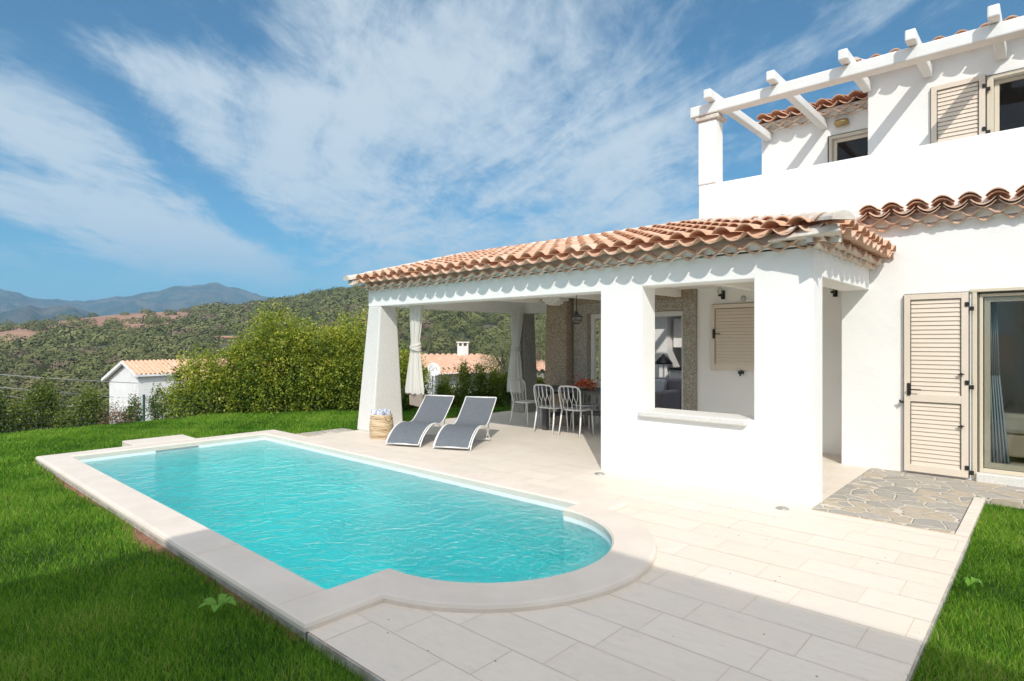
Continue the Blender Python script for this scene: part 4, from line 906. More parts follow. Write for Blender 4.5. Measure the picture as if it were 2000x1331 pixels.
# ------------------------------------------------------------------ dining table and chairs
tb = empty('dining_table', (8.75, 5.95, 0), 'dark grey wooden trestle dining table under the porch', 'table')
bm = BM()
for k in range(6): box(bm, 8.30 + k * .152, 8.30 + k * .152 + .148, 5.05, 7.15, .715, .755)
bmobj('table_top', bm, 'dark_wood', tb, bevel=.003)
for yy in (5.5, 6.80):
    for xx in (8.36, 9.06): bm = BM(); box(bm, xx, xx + .085, yy - .045, yy + .045, 0, .635); bmobj('leg', bm, 'dark_wood', tb, bevel=.004)
    bm = BM(); box(bm, 8.33, 9.18, yy - .05, yy + .05, .636, .714); box(bm, 8.446, 9.059, yy - .03, yy + .03, .22, .30); bmobj('crossbar', bm, 'dark_wood', tb, bevel=.004)
bm = BM(); box(bm, 8.71, 8.79, 5.53, 6.77, .30, .38); bmobj('stretcher', bm, 'dark_wood', tb, bevel=.004)
def chair():
    c = empty('garden_chair', (0, 0, 0), 'x', 'chair', 0, 'white branch-backed chairs round the dining table')
    # local: sitter faces +x; backrest at -x
    bm = BM(); out = []
    for k in range(28):
        a = 2 * math.pi * k / 28; ca, sa = math.cos(a), math.sin(a); e = lambda v: math.copysign(abs(v) ** .55, v)
        out.append((e(ca) * .20 + .02, e(sa) * .215))
    lo = [bm.verts.new((*p, .432)) for p in out]; hi = [bm.verts.new((p[0], p[1], .452)) for p in out]; mi_ = [bm.verts.new((p[0] * .8 + .004, p[1] * .8, .444)) for p in out]
    for k in range(28):
        j = (k + 1) % 28; bm.faces.new((lo[k], lo[j], hi[j], hi[k])); bm.faces.new((hi[k], hi[j], mi_[j], mi_[k]))
    bm.faces.new(mi_); bm.faces.new(lo[::-1]); bmobj('seat', bm, 'white_metal', c, world=False)
    for sx, sy in ((.17, .19), (.17, -.19)):
        bm = BM(); tube(bm, [(sx, sy, .44), (sx + .03, sy * 1.08, .0)], [.014, .010], 8); bmobj('leg', bm, 'white_metal', c, world=False, smooth=True)
    for sy in (.19, -.19):
        bm = BM(); tube(bm, [(-.17, sy, .45), (-.21, sy * 1.06, .2), (-.25, sy * 1.1, 0)], [.015, .013, .010], 8); bmobj('leg', bm, 'white_metal', c, world=False, smooth=True)
    bm = BM()
    def bp(y, z): return (-.185 - (z - .45) * .17 - .025 * (1 - (y / .2) ** 2), y, z)
    pts = [(-.18, -.19, .445), bp(-.205, .6), bp(-.212, .76), bp(-.195, .815), bp(-.15, .84), bp(0, .85), bp(.15, .84), bp(.195, .815), bp(.212, .76), bp(.205, .6), (-.18, .19, .445)]
    tube(bm, pts, .013, 8); bmobj('back_frame', bm, 'white_metal', c, world=False, smooth=True)
    bm = BM()
    for y0_ in (-.13, -.045, .045, .13):
        s_ = 1 if y0_ > 0 else -1
        tube(bm, [bp(y0_, .45), bp(y0_, .56), bp(y0_ + .035, .66), bp(y0_ + .045, .84)], .006, 6)
        tube(bm, [bp(y0_, .56), bp(y0_ - .035, .66), bp(y0_ - .045, .84 if abs(y0_ - .045) < .16 else .82)], .006, 6)
    bmobj('back_branches', bm, 'white_metal', c, world=False, smooth=True)
    return c
def copy_thing(o, loc, rz, label):
    c = o.copy(); COL.objects.link(c); c.location = loc; c.rotation_euler = (0, 0, rz); c['label'] = label
    for ch in o.children:
        d = ch.copy(); COL.objects.link(d); d.parent = c
    return c
ch0 = chair(); ch0.location = (8.28, 6.56, 0); ch0['label'] = 'white branch-backed chair, left one of the two showing their backs'
copy_thing(ch0, (8.30, 6.03, 0), R(3), 'white branch-backed chair, right one of the two showing their backs')
copy_thing(ch0, (8.72, 7.52, 0), R(-90), 'white chair at the head of the table beside the grey pier')
copy_thing(ch0, (9.02, 6.35, 0), R(180), 'white chair on the far side of the table, farther left')
copy_thing(ch0, (9.02, 5.62, 0), R(180), 'white chair on the far side of the table, nearer the wall')
# table ware
fb = empty('flower_bowl', (8.62, 6.08, .755), 'bowl of red and orange dried flowers on the table', 'flower bowl')
bm = BM(); lathe(bm, (8.62, 6.08, .756), [(.06, 0), (.12, .03), (.15, .06), (.14, .06), (.1, .035)], 20); bmobj('bowl', bm, 'wicker', fb, smooth=True)
cs_ = NR.normal(size=(900, 3)) * np.array([.075, .085, .04]) + np.array([8.62, 6.08, .845]); vv, ff, aa_ = leaves(cs_, .017, NR.uniform(0, 1, 900), .8)
link('flowers', npmesh('flowers', vv, ff, aa_), 'flower', fb)
wb = empty('wine_bottle', (8.58, 5.50, .755), 'white wine bottle standing on the table', 'bottle')
bm = BM(); lathe(bm, (8.58, 5.50, .756), [(.034, 0), (.036, .01), (.036, .17), (.028, .205), (.014, .235), (.013, .26)], 16); bmobj('glass_body', bm, 'bottle_glass', wb, smooth=True)
bm = BM(); lathe(bm, (8.58, 5.50, 1.017), [(.0145, 0), (.015, .005), (.015, .04)], 12); bmobj('capsule', bm, 'black_metal', wb)
bm = BM(); lathe(bm, (8.58, 5.50, .80), [(.0365, 0), (.0365, .08)], 16); bmobj('bottle_label', bm, 'ceiling_white', wb)
for (x_, y_, lb) in ((8.60, 5.78, 'stemmed wine glass between the flower bowl and the bottle'), (8.72, 5.42, 'stemmed wine glass right of the bottle')):
    wg = empty('wine_glass', (x_, y_, .755), lb, 'glass', group='wine glasses on the table')
    bm = BM(); lathe(bm, (x_, y_, .756), [(.032, 0), (.03, .003), (.004, .008), (.004, .08), (.02, .095), (.036, .13), (.036, .16), (.030, .19)], 16); bmobj('glass_body', bm, 'glass', wg, smooth=True)
# pendant lantern
pl_ = empty('pendant_lantern', (7.6, 5.53, 1.88), 'dark metal lantern hanging on a chain from the porch ceiling', 'lantern')
bm = BM()
z = 2.46; k = 0
while z > 2.06:
    tube(bm, [(7.6 + (.008 * math.cos(a) if k % 2 else 0), 5.53 + (0 if k % 2 else .008 * math.cos(a)), z - .018 + .018 * math.sin(a)) for a in np.linspace(0, 2 * math.pi, 9)], .003, 5, caps=False); z -= .028; k += 1
bmobj('chain', bm, 'black_metal', pl_)
bm = BM(); lathe(bm, (7.6, 5.53, 1.98), [(.09, 0), (.092, .012), (.05, .035), (.025, .06), (.02, .085), (.008, .09)], 16)
for a in np.linspace(0, 2 * math.pi, 9)[:-1]: tube(bm, [(7.6 + .088 * math.cos(a), 5.53 + .088 * math.sin(a), 1.985), (7.6 + .08 * math.cos(a), 5.53 + .08 * math.sin(a), 1.93), (7.6 + .05 * math.cos(a), 5.53 + .05 * math.sin(a), 1.875)], .004, 5)
tube(bm, [(7.6 + .082 * math.cos(a), 5.53 + .082 * math.sin(a), 1.93) for a in np.linspace(0, 2 * math.pi, 17)], .004, 5, caps=False); lathe(bm, (7.6, 5.53, 1.865), [(.045, 0), (.052, .008), (.05, .014)], 16)
bmobj('cage', bm, 'black_metal', pl_)
bm = BM(); lathe(bm, (7.6, 5.53, 1.882), [(.04, 0), (.07, .04), (.08, .095)], 16); bmobj('glass_shade', bm, 'glass', pl_, smooth=True)

# ------------------------------------------------------------------ living room and bedroom seen through the openings
kt = empty('kitchen_unit', (12.8, 6.2, 0), 'white kitchen unit with dark worktop seen through the porch window', 'kitchen')
bm = BM(); box(bm, 12.55, 13.19, 5.4, 6.54, .1, .95); bmobj('base_cabinet', bm, 'cabinet', kt, bevel=.004)
bm = BM(); box(bm, 12.50, 13.19, 5.4, 6.54, .952, 1.0); bmobj('worktop', bm, 'black_metal', kt)
bm = BM(); box(bm, 12.7, 13.19, 5.4, 6.5, 1.46, 2.12); bmobj('wall_cabinet', bm, 'cabinet', kt, bevel=.004)
bm = BM(); box(bm, 12.5, 13.19, 6.56, 7.34, .02, 2.2); bmobj('tall_cabinet', bm, 'cabinet', kt, bevel=.004)
for zz_ in (.68, .36): bm = BM(); box(bm, 12.53, 12.549, 5.9, 6.3, zz_, zz_ + .02); bmobj('handle', bm, 'black_metal', kt)
bm = BM(); box(bm, 12.9, 13.1, 6.08, 6.36, 1.001, 1.26); lathe(bm, (12.75, 6.2, 1.001), [(.05, 0), (.06, .08), (.04, .14)], 12); tag(bmobj('coffee_machine', bm, 'black_metal', bevel=.02), 'black coffee machine on the kitchen worktop', 'coffee machine')
so = empty('sofa', (11.2, 6.3, 0), 'mauve grey sofa seen at the left of the porch window', 'sofa')
bm = BM(); box(bm, 10.7, 11.5, 5.95, 7.3, .12, .42); bmobj('seat', bm, 'sofa', so, bevel=.05)
bm = BM(); box(bm, 10.75, 11.5, 5.72, 5.94, .12, .60); bmobj('armrest', bm, 'sofa', so, bevel=.05)
bm = BM(); box(bm, 11.51, 11.75, 5.72, 7.3, .12, .82); bmobj('backrest', bm, 'sofa', so, bevel=.05)
bm = BM(); hexa(bm, [(11.2, 6.0, .43), (11.45, 6.0, .43), (11.45, 6.35, .43), (11.2, 6.35, .43)], [(11.36, 6.0, .80), (11.48, 6.0, .80), (11.48, 6.35, .80), (11.36, 6.35, .80)]); tag(bmobj('cushion', bm, 'cushion', bevel=.04), 'pale blue cushion on the mauve sofa', 'cushion')
fl = empty('floor_lamp', (11.95, 6.35, 0), 'black domed lamp on thin metal legs behind the sofa', 'lamp')
bm = BM()
for k in range(4): tube(bm, [(11.95 + .12 * math.cos(k * 1.57 + .4), 6.35 + .12 * math.sin(k * 1.57 + .4), 0.015), (11.95 + .11 * math.cos(k * 1.57 + .4), 6.35 + .11 * math.sin(k * 1.57 + .4), 1.1)], .008, 6)
bmobj('leg_stand', bm, 'steel', fl)
bm = BM(); lathe(bm, (11.95, 6.35, 1.1), [(.2, 0), (.19, .03), (.12, .12), (.04, .18), (.02, .22)], 18); bmobj('lamp_shade', bm, 'black_metal', fl, smooth=True)
bm = BM(); box(bm, 10.0, 11.9, 4.9, 5.9, .016, .024); tag(bmobj('rug', bm, 'rug'), 'brown patterned rug on the living room floor', 'rug')
bd = empty('bed', (10.6, -.6, 0), 'bed with cream quilt seen through the glass door', 'bed')
bm = BM(); box(bm, 10.10, 12.1, -1.2, .50, .10, .40); bmobj('bed_base', bm, 'bed_base', bd, bevel=.03)
bm = BM(); box(bm, 10.05, 12.1, -1.25, .55, .405, .68); bmobj('quilt', bm, 'blanket', bd, bevel=.06)
cu = empty('indoor_curtain', (9.05, .45, .05), 'pale blue curtain hanging just inside the glass door', 'curtain')
bm = BM(); n_ = 40
for (za, zb, wa, wb_) in ((2.4, 1.2, .10, .14), (1.2, .05, .14, .24)):
    A_ = [bm.verts.new((9.06 + .03 * math.sin(k * 1.1), .62 - wa * k / n_, za)) for k in range(n_ + 1)]; B_ = [bm.verts.new((9.06 + .035 * math.sin(k * 1.1), .62 - wb_ * k / n_, zb)) for k in range(n_ + 1)]
    for k in range(n_): bm.faces.new((A_[k], A_[k + 1], B_[k + 1], B_[k]))
o_ = bmobj('cloth', bm, 'curtain_blue', cu, smooth=True); so_ = o_.modifiers.new('s', 'SOLIDIFY'); so_.thickness = .004

# ------------------------------------------------------------------ neighbouring wing behind the camera (its shadow falls on lawn, pool and paving)
nb = empty('neighbour_house', (-5, -6, 0), 'white two-storey house wing standing behind the photographer', 'house')
bm = BM(); box(bm, -9, -1.53, -12, .72, -.1, 5.5); bmobj('wall', bm, 'plaster', nb)
bm = BM(); hexa(bm, [(-9.1, -12.1, 5.501), (-1.50, -12.1, 5.501), (-1.50, .75, 5.501), (-9.1, .75, 5.501)], [(-5.4, -8.5, 6.6), (-5.2, -8.5, 6.6), (-5.2, -3, 6.6), (-5.4, -3, 6.6)]); bmobj('roof', bm, 'terracotta', nb)

# ------------------------------------------------------------------ distant houses
def corr(bm, p00, p10, p01, p11, pitch=.24, amp=.045, th=.12):
    """corrugated sheet; 0->1 along ridge, bottom (p00,p10) to top (p01,p11)"""
    p00, p10, p01, p11 = map(Vector, (p00, p10, p01, p11)); n_ = max(6, int((p10 - p00).length / pitch * 6)); lay = bm.verts.layers.float.get('v') or bm.verts.layers.float.new('v'); m_ = 14
    g_ = []
    for i in range(n_ + 1):
        t = i / n_; a, b_ = p00.lerp(p10, t), p01.lerp(p11, t); col = []
        for j in range(m_ + 1):
            q = a.lerp(b_, j / m_); w = amp * math.sin(2 * math.pi * i / 6) + (.02 if j % 2 else 0)
            v_ = bm.verts.new(q + Vector((0, 0, w))); v_[lay] = (math.sin((i // 6) * 3.7 + (j // 1) * 9.1) * 4375.5) % 1; col.append(v_)
        g_.append(col)
    for i in range(n_):
        for j in range(m_): bm.faces.new((g_[i][j], g_[i + 1][j], g_[i + 1][j + 1], g_[i][j + 1]))
def local(c, rr_, pp_): return lambda a, b_, z: c + rr_ * a + pp_ * b_ + Vector((0, 0, z))
# white house to the left
h1 = at(247, 705, 35); Zr = h1.z; c = Vector((h1.x, h1.y, 0)); ang = R(55)
rd = (RT * math.cos(ang) + FW * math.sin(ang)); pd = (FW * math.cos(ang) - RT * math.sin(ang)); Q = local(c, rd, pd)
hh = empty('cottage', Q(4, 0, Zr - 4), 'white gabled cottage with orange tiles left of the tall hedge', 'house')
sl = .42
def Hz(b_): return Zr - abs(b_) * sl
bm = BM(); lay = bm.verts.layers.float.new('v')
corr(bm, Q(-.25, -1.75, Hz(1.75)), Q(2.1, -1.75, Hz(1.75)), Q(-.25, 0, Zr), Q(2.1, 0, Zr)); corr(bm, Q(2.1, -2.7, Hz(2.7)), Q(9, -2.7, Hz(2.7)), Q(2.1, 0, Zr), Q(9, 0, Zr)); corr(bm, Q(-.25, 2.7, Hz(2.7)), Q(9, 2.7, Hz(2.7)), Q(-.25, 0, Zr), Q(9, 0, Zr))
bmobj('roof', bm, 'terracotta', hh)
bm = BM()
def prism(a0, a1, b0, b1, zb, drop=.12):
    lo = [bm.verts.new(Q(a, b_, zb)) for a, b_ in ((a0, b0), (a1, b0), (a1, b1), (a0, b1))]
    tops = [bm.verts.new(Q(a, b_, Hz(b_) - drop)) for a, b_ in ((a0, b0), (a1, b0), (a1, b1), (a0, b1))]; m0, m1 = bm.verts.new(Q(a0, 0, Zr - drop)), bm.verts.new(Q(a1, 0, Zr - drop))
    bm.faces.new((lo[0], lo[1], tops[1], tops[0])); bm.faces.new((lo[2], lo[3], tops[3], tops[2])); bm.faces.new((lo[3], lo[0], tops[0], m0, tops[3])); bm.faces.new((lo[1], lo[2], tops[2], m1, tops[1]))
    bm.faces.new((tops[0], tops[1], m1, m0)); bm.faces.new((m0, m1, tops[2], tops[3]))
prism(0, 9, -1.5, 2.3, Zr - 4.6); bmesh.ops.recalc_face_normals(bm, faces=bm.faces); bmobj('wall', bm, 'house_white', hh)
bm = BM(); 
def bar(bm, a, b_, w, h): 
    a, b_ = Vector(a), Vector(b_); d = (b_ - a).normalized(); s_ = d.cross(Vector((0, 0, 1))).normalized() * w; u_ = Vector((0, 0, h)); hexa(bm, [a - s_ - u_, b_ - s_ - u_, b_ + s_ - u_, a + s_ - u_], [a - s_ + u_, b_ - s_ + u_, b_ + s_ + u_, a + s_ + u_])
bar(bm, Q(-.2, 2.72, Hz(2.72) - .08), Q(-.2, 0, Zr - .08), .08, .09); bar(bm, Q(-.2, -1.77, Hz(1.77) - .08), Q(-.2, 0, Zr - .08), .08, .07); bar(bm, Q(-.2, -1.70, Hz(1.7) - .1), Q(2.1, -1.70, Hz(1.7) - .1), .05, .06); bar(bm, Q(2.1, -1.7, Hz(1.7) - .1), Q(2.1, -2.7, Hz(2.7) - .1), .05, .07)
bmobj('verge_board', bm, 'house_white', hh)
for a_, b1_, b2_, z1_, z2_ in ((-.01, -.9, -.3, -3.3, -1.9),):
    bm = BM(); hexa(bm, [Q(-.03, -.9, Zr - 3.9), Q(.02, -.9, Zr - 3.9), Q(.02, -.3, Zr - 3.9), Q(-.03, -.3, Zr - 3.9)], [Q(-.03, -.9, Zr - 2.6), Q(.02, -.9, Zr - 2.6), Q(.02, -.3, Zr - 2.6), Q(-.03, -.3, Zr - 2.6)]); bmobj('window', bm, 'window_dark', hh)
bm = BM(); tube(bm, [Q(3.4, .2, Zr - .2), Q(3.4, .2, Zr + .75)], .02, 6); bmobj('antenna', bm, 'steel', hh)
# house seen through the porch
hb = empty('bungalow', at(880, 760, 29), 'low white house with orange roof and chimney seen through the porch', 'house')
bm = BM(); lay = bm.verts.layers.float.new('v')
e0, e1, r0_, r1_ = at(700, 724, 26.0), at(968, 717, 27.5), at(640, 692, 30), at(932, 692, 31.5)
corr(bm, e0, e1, r0_, r1_); e2 = at(1010, 706, 34); corr(bm, e1, e2, r1_, r1_ + Vector((.05, .05, 0)))
bmobj('roof', bm, 'terracotta', hb)
bm = BM(); lay = bm.verts.layers.float.new('v'); corr(bm, at(845, 731, 24.5), at(1075, 722, 26.5), at(850, 722, 25.6), at(1072, 714, 27.6)); bmobj('lean_to_roof', bm, 'terracotta', hb)
def vwall(bm, a, b_, th, z0, drop=0):
    a, b_ = Vector(a), Vector(b_); d = (b_ - a).normalized(); s_ = Vector((-d.y, d.x, 0)).normalized() * th
    if s_.dot(FW) < 0: s_ = -s_
    hexa(bm, [Vector((a.x, a.y, z0)), Vector((b_.x, b_.y, z0)), Vector((b_.x, b_.y, z0)) + s_, Vector((a.x, a.y, z0)) + s_], [a - Vector((0, 0, drop)), b_ - Vector((0, 0, drop)), b_ + s_ - Vector((0, 0, drop)), a + s_ - Vector((0, 0, drop))])
bm = BM(); vwall(bm, at(850, 729, 25.2), at(1070, 721, 27.2), 4, -3.4, .08); vwall(bm, at(700, 726, 26.4), at(850, 723, 27.2), 5, -3.4, .15); bmesh.ops.recalc_face_normals(bm, faces=bm.faces); bmobj('wall', bm, 'house_white', hb)
bm = BM(); pc = at(904, 692, 31); box(bm, pc.x - .2, pc.x + .2, pc.y - .2, pc.y + .2, pc.z - .3, pc.z + .42); 
for dx, dy in ((-.17, -.17), (.17, -.17), (-.17, .17), (.17, .17)): box(bm, pc.x + dx - .03, pc.x + dx + .03, pc.y + dy - .03, pc.y + dy + .03, pc.z + .42, pc.z + .58)
box(bm, pc.x - .24, pc.x + .24, pc.y - .24, pc.y + .24, pc.z + .58, pc.z + .64); bmobj('chimney', bm, 'house_white', hb)
dsh = empty('satellite_dish', at(848, 740, 24), 'white satellite dish in front of the low white house', 'satellite dish')
bm = BM(); cc = at(848, 722, 24); axn = Vector((-.35, -.9, .35)).normalized(); u_ = axn.cross(Vector((0, 0, 1))).normalized(); w_ = axn.cross(u_)
rg_ = [[bm.verts.new(cc + u_ * (r_ * math.cos(a)) + w_ * (r_ * 1.1 * math.sin(a)) - axn * (.12 * (1 - (r_ / .25) ** 2)) ) for a in np.linspace(0, 2 * math.pi, 21)[:-1]] for r_ in (.25, .19, .1, .02)]
for a, b_ in zip(rg_, rg_[1:]):
    for k in range(20): bm.faces.new((a[k], a[(k + 1) % 20], b_[(k + 1) % 20], b_[k]))
o_ = bmobj('dish', bm, 'house_white', dsh, smooth=True); so_ = o_.modifiers.new('s', 'SOLIDIFY'); so_.thickness = .02
bm = BM(); tube(bm, [cc - axn * .12, cc - axn * .2 - Vector((0, 0, .3)), Vector((cc.x, cc.y, cc.z - 2.6)) - axn * .2], .025, 6); tube(bm, [cc - w_ * -.35, cc + axn * .35], .012, 5); bmobj('mast', bm, 'steel', dsh)
# small outbuilding right of the rear pier
ob = empty('outbuilding', at(1060, 760, 23), 'grey-green outbuilding with orange tiles seen beside the rear pier', 'outbuilding')
bm = BM(); vwall(bm, at(1046, 724, 22), at(1095, 724, 22.5), 2.5, -3.4); bmesh.ops.recalc_face_normals(bm, faces=bm.faces); bmobj('wall', bm, 'granite', ob)
bm = BM(); lay = bm.verts.layers.float.new('v'); corr(bm, at(1044, 723, 21.8), at(1100, 723, 22.2), at(1042, 704, 24), at(1098, 704, 24.4)); bmobj('roof', bm, 'terracotta', ob)
# pink house on the hillside
pk = at(443, 668, 215); pz = float(terr(np.array([pk.x]), np.array([pk.y]))[0])
pk_e = empty('hillside_house', (pk.x, pk.y, pz), 'small pink house half hidden among trees on the hillside', 'house')
pz = at(443, 676, 215).z; tp = at(443, 660, 215).z
bm = BM(); bar(bm, at(422, 668, 213), at(465, 668, 218), 2.2, (tp - pz) / 2); bmobj('wall', bm, 'house_pink', pk_e)
bm = BM(); bar(bm, at(420, 658.4, 213), at(467, 658.4, 218), 2.7, .28); bmobj('roof', bm, 'terracotta', pk_e)
bm = BM()
for pxx in (430, 441, 453): q_ = at(pxx, 667, 210.6); box(bm, q_.x - .5, q_.x + .5, q_.y - .5, q_.y + .5, q_.z - .6, q_.z + .6)
bmobj('window', bm, 'window_dark', pk_e)

# ------------------------------------------------------------------ cables, fence
def cable(name, pts, label):
    bm = BM(); P_ = [at(*p) for p in pts]; out = []
    for a, b_ in zip(P_, P_[1:]):
        for k in range(10): out.append(a.lerp(b_, k / 10))
    out.append(P_[-1]); tube(bm, out, .022, 6); tag(bmobj(name, bm, 'cable'), label, 'cable')
cable('overhead_cable', [(-260, 712, 26), (-80, 725, 27.5), (0, 732, 28), (120, 741, 30), (230, 747, 33), (262, 748.5, 34), (345, 749, 36)], 'thick overhead cable running to the gabled cottage, uppermost of the three')
cable('overhead_cable', [(-200, 742, 24), (0, 757, 26), (60, 762, 27), (140, 769, 30), (222, 776, 34)], 'middle of the three overhead cables, ending at the cottage corner')
cable('overhead_cable', [(-200, 752, 24), (15, 774, 26), (60, 781, 27), (100, 788, 28), (142, 796, 30)], 'lowest of the three overhead cables, ending at a short pole')
bm = BM(); q_ = at(143, 790, 30); tube(bm, [Vector((q_.x, q_.y, -8)), q_], .05, 8); box(bm, q_.x - .25, q_.x + .25, q_.y - .04, q_.y + .04, q_.z - .12, q_.z - .06); tag(bmobj('utility_pole', bm, 'cable'), 'short pale utility pole among the bushes', 'pole')
fence = empty('wire_fence', (4.06, 13.9, -.4), 'green wire mesh fence with thin posts behind the shrubs', 'fence')
fp = [(-2.6, 14.0), (-.6, 14.05), (1.55, 14.05), (4.06, 13.95), (6.9, 13.6), (9.2, 13.2), (11.4, 12.8), (13.6, 12.4)]
for (x_, y_) in fp:
    bm = BM(); tube(bm, [(x_, y_, -.6), (x_, y_, .50)], .024, 8); bmobj('post', bm, 'green_post', fence)
bm = BM()
for a, b_ in zip(fp, fp[1:]):
    for z_ in np.linspace(-.3, .46, 9): tube(bm, [(*a, z_), (*b_, z_)], .0016, 3, caps=False)
    L_ = math.dist(a, b_); n_ = int(L_ / .09)
    for k in range(n_):
        t_ = k / n_; x_, y_ = a[0] + (b_[0] - a[0]) * t_, a[1] + (b_[1] - a[1]) * t_; tube(bm, [(x_, y_, -.3), (x_, y_, .46)], .0012, 3, caps=False)
bmobj('mesh_panel', bm, 'wire', fence)

# ------------------------------------------------------------------ shrubs and trees
def shrub(name, base, h, w, dpt, nclump, nleaf, size, mname, label, cat, group=None, column=False, vmul=1.0, trunk=True, seed=1, clump=.16, zlow=0.0):
    rg = np.random.default_rng(seed); bx, by, bz = base
    o = empty(name, base, label, cat, group=group)
    # clump centres inside an ellipsoid, biased to the outside
    d = rg.normal(size=(nclump, 3)); d /= np.linalg.norm(d, axis=1)[:, None]; rad = rg.uniform(.12, 1, nclump) ** .5
    cz = d[:, 2] * rad; x = d[:, 0] * rad; y = d[:, 1] * rad
    wid = 1.0 if not column else (1 - .55 * np.clip((cz + 1) / 2, 0, 1))
    cx = bx + x * w / 2 * wid; cy = by + y * dpt / 2 * wid; c_z = bz + zlow + (cz + 1) / 2 * (h - zlow)
    c_z += rg.normal(0, .05 * h, nclump) * (cz > .3)
    if not column:
        lob = 1 + .10 * np.sin(x * 7 + seed) + .08 * np.sin(y * 9 + seed * 2); c_z = bz + (c_z - bz) * np.where(cz > 0, lob, 1)
        ns = int(nclump * .16); th_ = rg.uniform(0, 6.28, ns); rr_ = rg.uniform(0, .9, ns) ** .5
        hb = bz + (h - zlow) * (.5 + .5 * np.sqrt(1 - rr_ ** 2 * .9)) + rg.uniform(-.1, .14, ns) * h
        cx = np.concatenate([cx, bx + np.cos(th_) * rr_ * w / 2]); cy = np.concatenate([cy, by + np.sin(th_) * rr_ * dpt / 2]); c_z = np.concatenate([c_z, hb]); nclump = nclump + ns
    C = np.stack([cx, cy, c_z], 1); cr = clump * rg.uniform(.6, 1.4, nclump)
    off = rg.normal(size=(nclump, nleaf, 3)) * cr[:, None, None] * np.array([.5, .5, .75])
    P = (C[:, None, :] + off).reshape(-1, 3); P[:, 2] = np.maximum(P[:, 2], bz + .01)
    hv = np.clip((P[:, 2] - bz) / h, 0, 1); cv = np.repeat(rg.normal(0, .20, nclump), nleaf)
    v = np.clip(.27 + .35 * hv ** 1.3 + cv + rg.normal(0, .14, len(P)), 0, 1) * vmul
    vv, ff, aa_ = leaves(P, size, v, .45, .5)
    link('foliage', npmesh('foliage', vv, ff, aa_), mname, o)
    if trunk:
        bm = BM()
        for k in range(5 if not column else 2):
            tp_ = C[rg.integers(nclump)]; tube(bm, [(bx + rg.normal(0, .03), by + rg.normal(0, .03), bz - .05), (bx * .6 + tp_[0] * .4, by * .6 + tp_[1] * .4, bz + h * .35), tuple(tp_)], [.02 * h, .012 * h, .004], 6)
        bmobj('stems', bm, 'bark', o)
    return o
def shr(px_, ybase, d, ytop, wpx, mname, label, nclump, nleaf, size, column=False, seed=1, name='shrub', group=None, clump=.16, cat='shrub', dpt=None, **kw):
    b_ = at(px_, ybase, d); tz = at(px_, ytop, d).z; w = wpx / FPX * d
    return shrub(name, (b_.x, b_.y, b_.z), tz - b_.z, w, dpt or max(w * .8, .5), nclump, nleaf, size, mname, label, cat, group, column, seed=seed, clump=clump, **kw)
H = 'tall yellow-green hedge shrubs'
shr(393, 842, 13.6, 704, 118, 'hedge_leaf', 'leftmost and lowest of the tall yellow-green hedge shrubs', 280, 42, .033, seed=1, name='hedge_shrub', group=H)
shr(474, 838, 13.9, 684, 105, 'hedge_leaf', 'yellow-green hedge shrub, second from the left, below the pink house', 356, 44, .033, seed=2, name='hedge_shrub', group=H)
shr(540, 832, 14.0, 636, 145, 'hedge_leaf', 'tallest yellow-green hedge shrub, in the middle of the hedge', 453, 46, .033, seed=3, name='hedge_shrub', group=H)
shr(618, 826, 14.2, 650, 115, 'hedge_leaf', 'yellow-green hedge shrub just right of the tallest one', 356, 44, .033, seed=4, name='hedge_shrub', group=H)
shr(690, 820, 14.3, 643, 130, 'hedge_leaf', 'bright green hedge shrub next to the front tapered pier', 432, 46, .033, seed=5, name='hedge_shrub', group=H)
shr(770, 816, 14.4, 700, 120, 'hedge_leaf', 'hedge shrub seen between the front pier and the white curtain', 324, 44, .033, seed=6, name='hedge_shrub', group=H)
LW = 'dark laurel shrubs along the fence'
shr(-40, 872, 12.6, 745, 150, 'laurel_leaf', 'dark laurel shrub cut by the left edge of the photo', 260, 40, .028, seed=11, name='laurel_shrub', group=LW, column=True, vmul=1.15)
shr(30, 866, 12.9, 796, 70, 'laurel_leaf', 'low dark laurel shrub, second from the left', 170, 40, .026, seed=12, name='laurel_shrub', group=LW, column=True, vmul=1.15)
shr(85, 862, 13.1, 748, 78, 'laurel_leaf', 'tall dark laurel shrub, third from the left, above its neighbours', 210, 42, .026, seed=13, name='laurel_shrub', group=LW, column=True, vmul=1.15)
shr(130, 856, 13.2, 818, 60, 'laurel_leaf', 'low dark laurel shrub filling the gap beside the tall one', 130, 40, .026, seed=16, name='laurel_shrub', group=LW)
shr(173, 850, 13.3, 770, 70, 'laurel_leaf', 'dark laurel shrub below the cottage eave, left of reddish weeds', 180, 42, .026, seed=14, name='laurel_shrub', group=LW, column=True, vmul=1.15)
shr(228, 846, 13.6, 805, 85, 'red_leaf', 'reddish dry weeds in front of the cottage wall', 110, 26, .022, seed=15, name='dry_weeds', cat='weeds')
shr(262, 840, 13.7, 776, 42, 'laurel_leaf', 'thin sparse shrub left of the fence post by the cottage', 46, 26, .026, seed=17, name='laurel_shrub', group=LW, column=True, clump=.11)
shr(308, 838, 13.5, 752, 42, 'laurel_leaf', 'slender laurel sapling right of the fence post by the cottage', 60, 26, .028, seed=18, name='laurel_shrub', group=LW, column=True, clump=.10)
shr(345, 838, 13.6, 770, 60, 'hedge_leaf', 'small loose shrub at the left foot of the tall hedge', 80, 30, .028, seed=19, name='laurel_shrub', group=LW, clump=.12)
CS = 'young columnar shrubs seen through the porch'
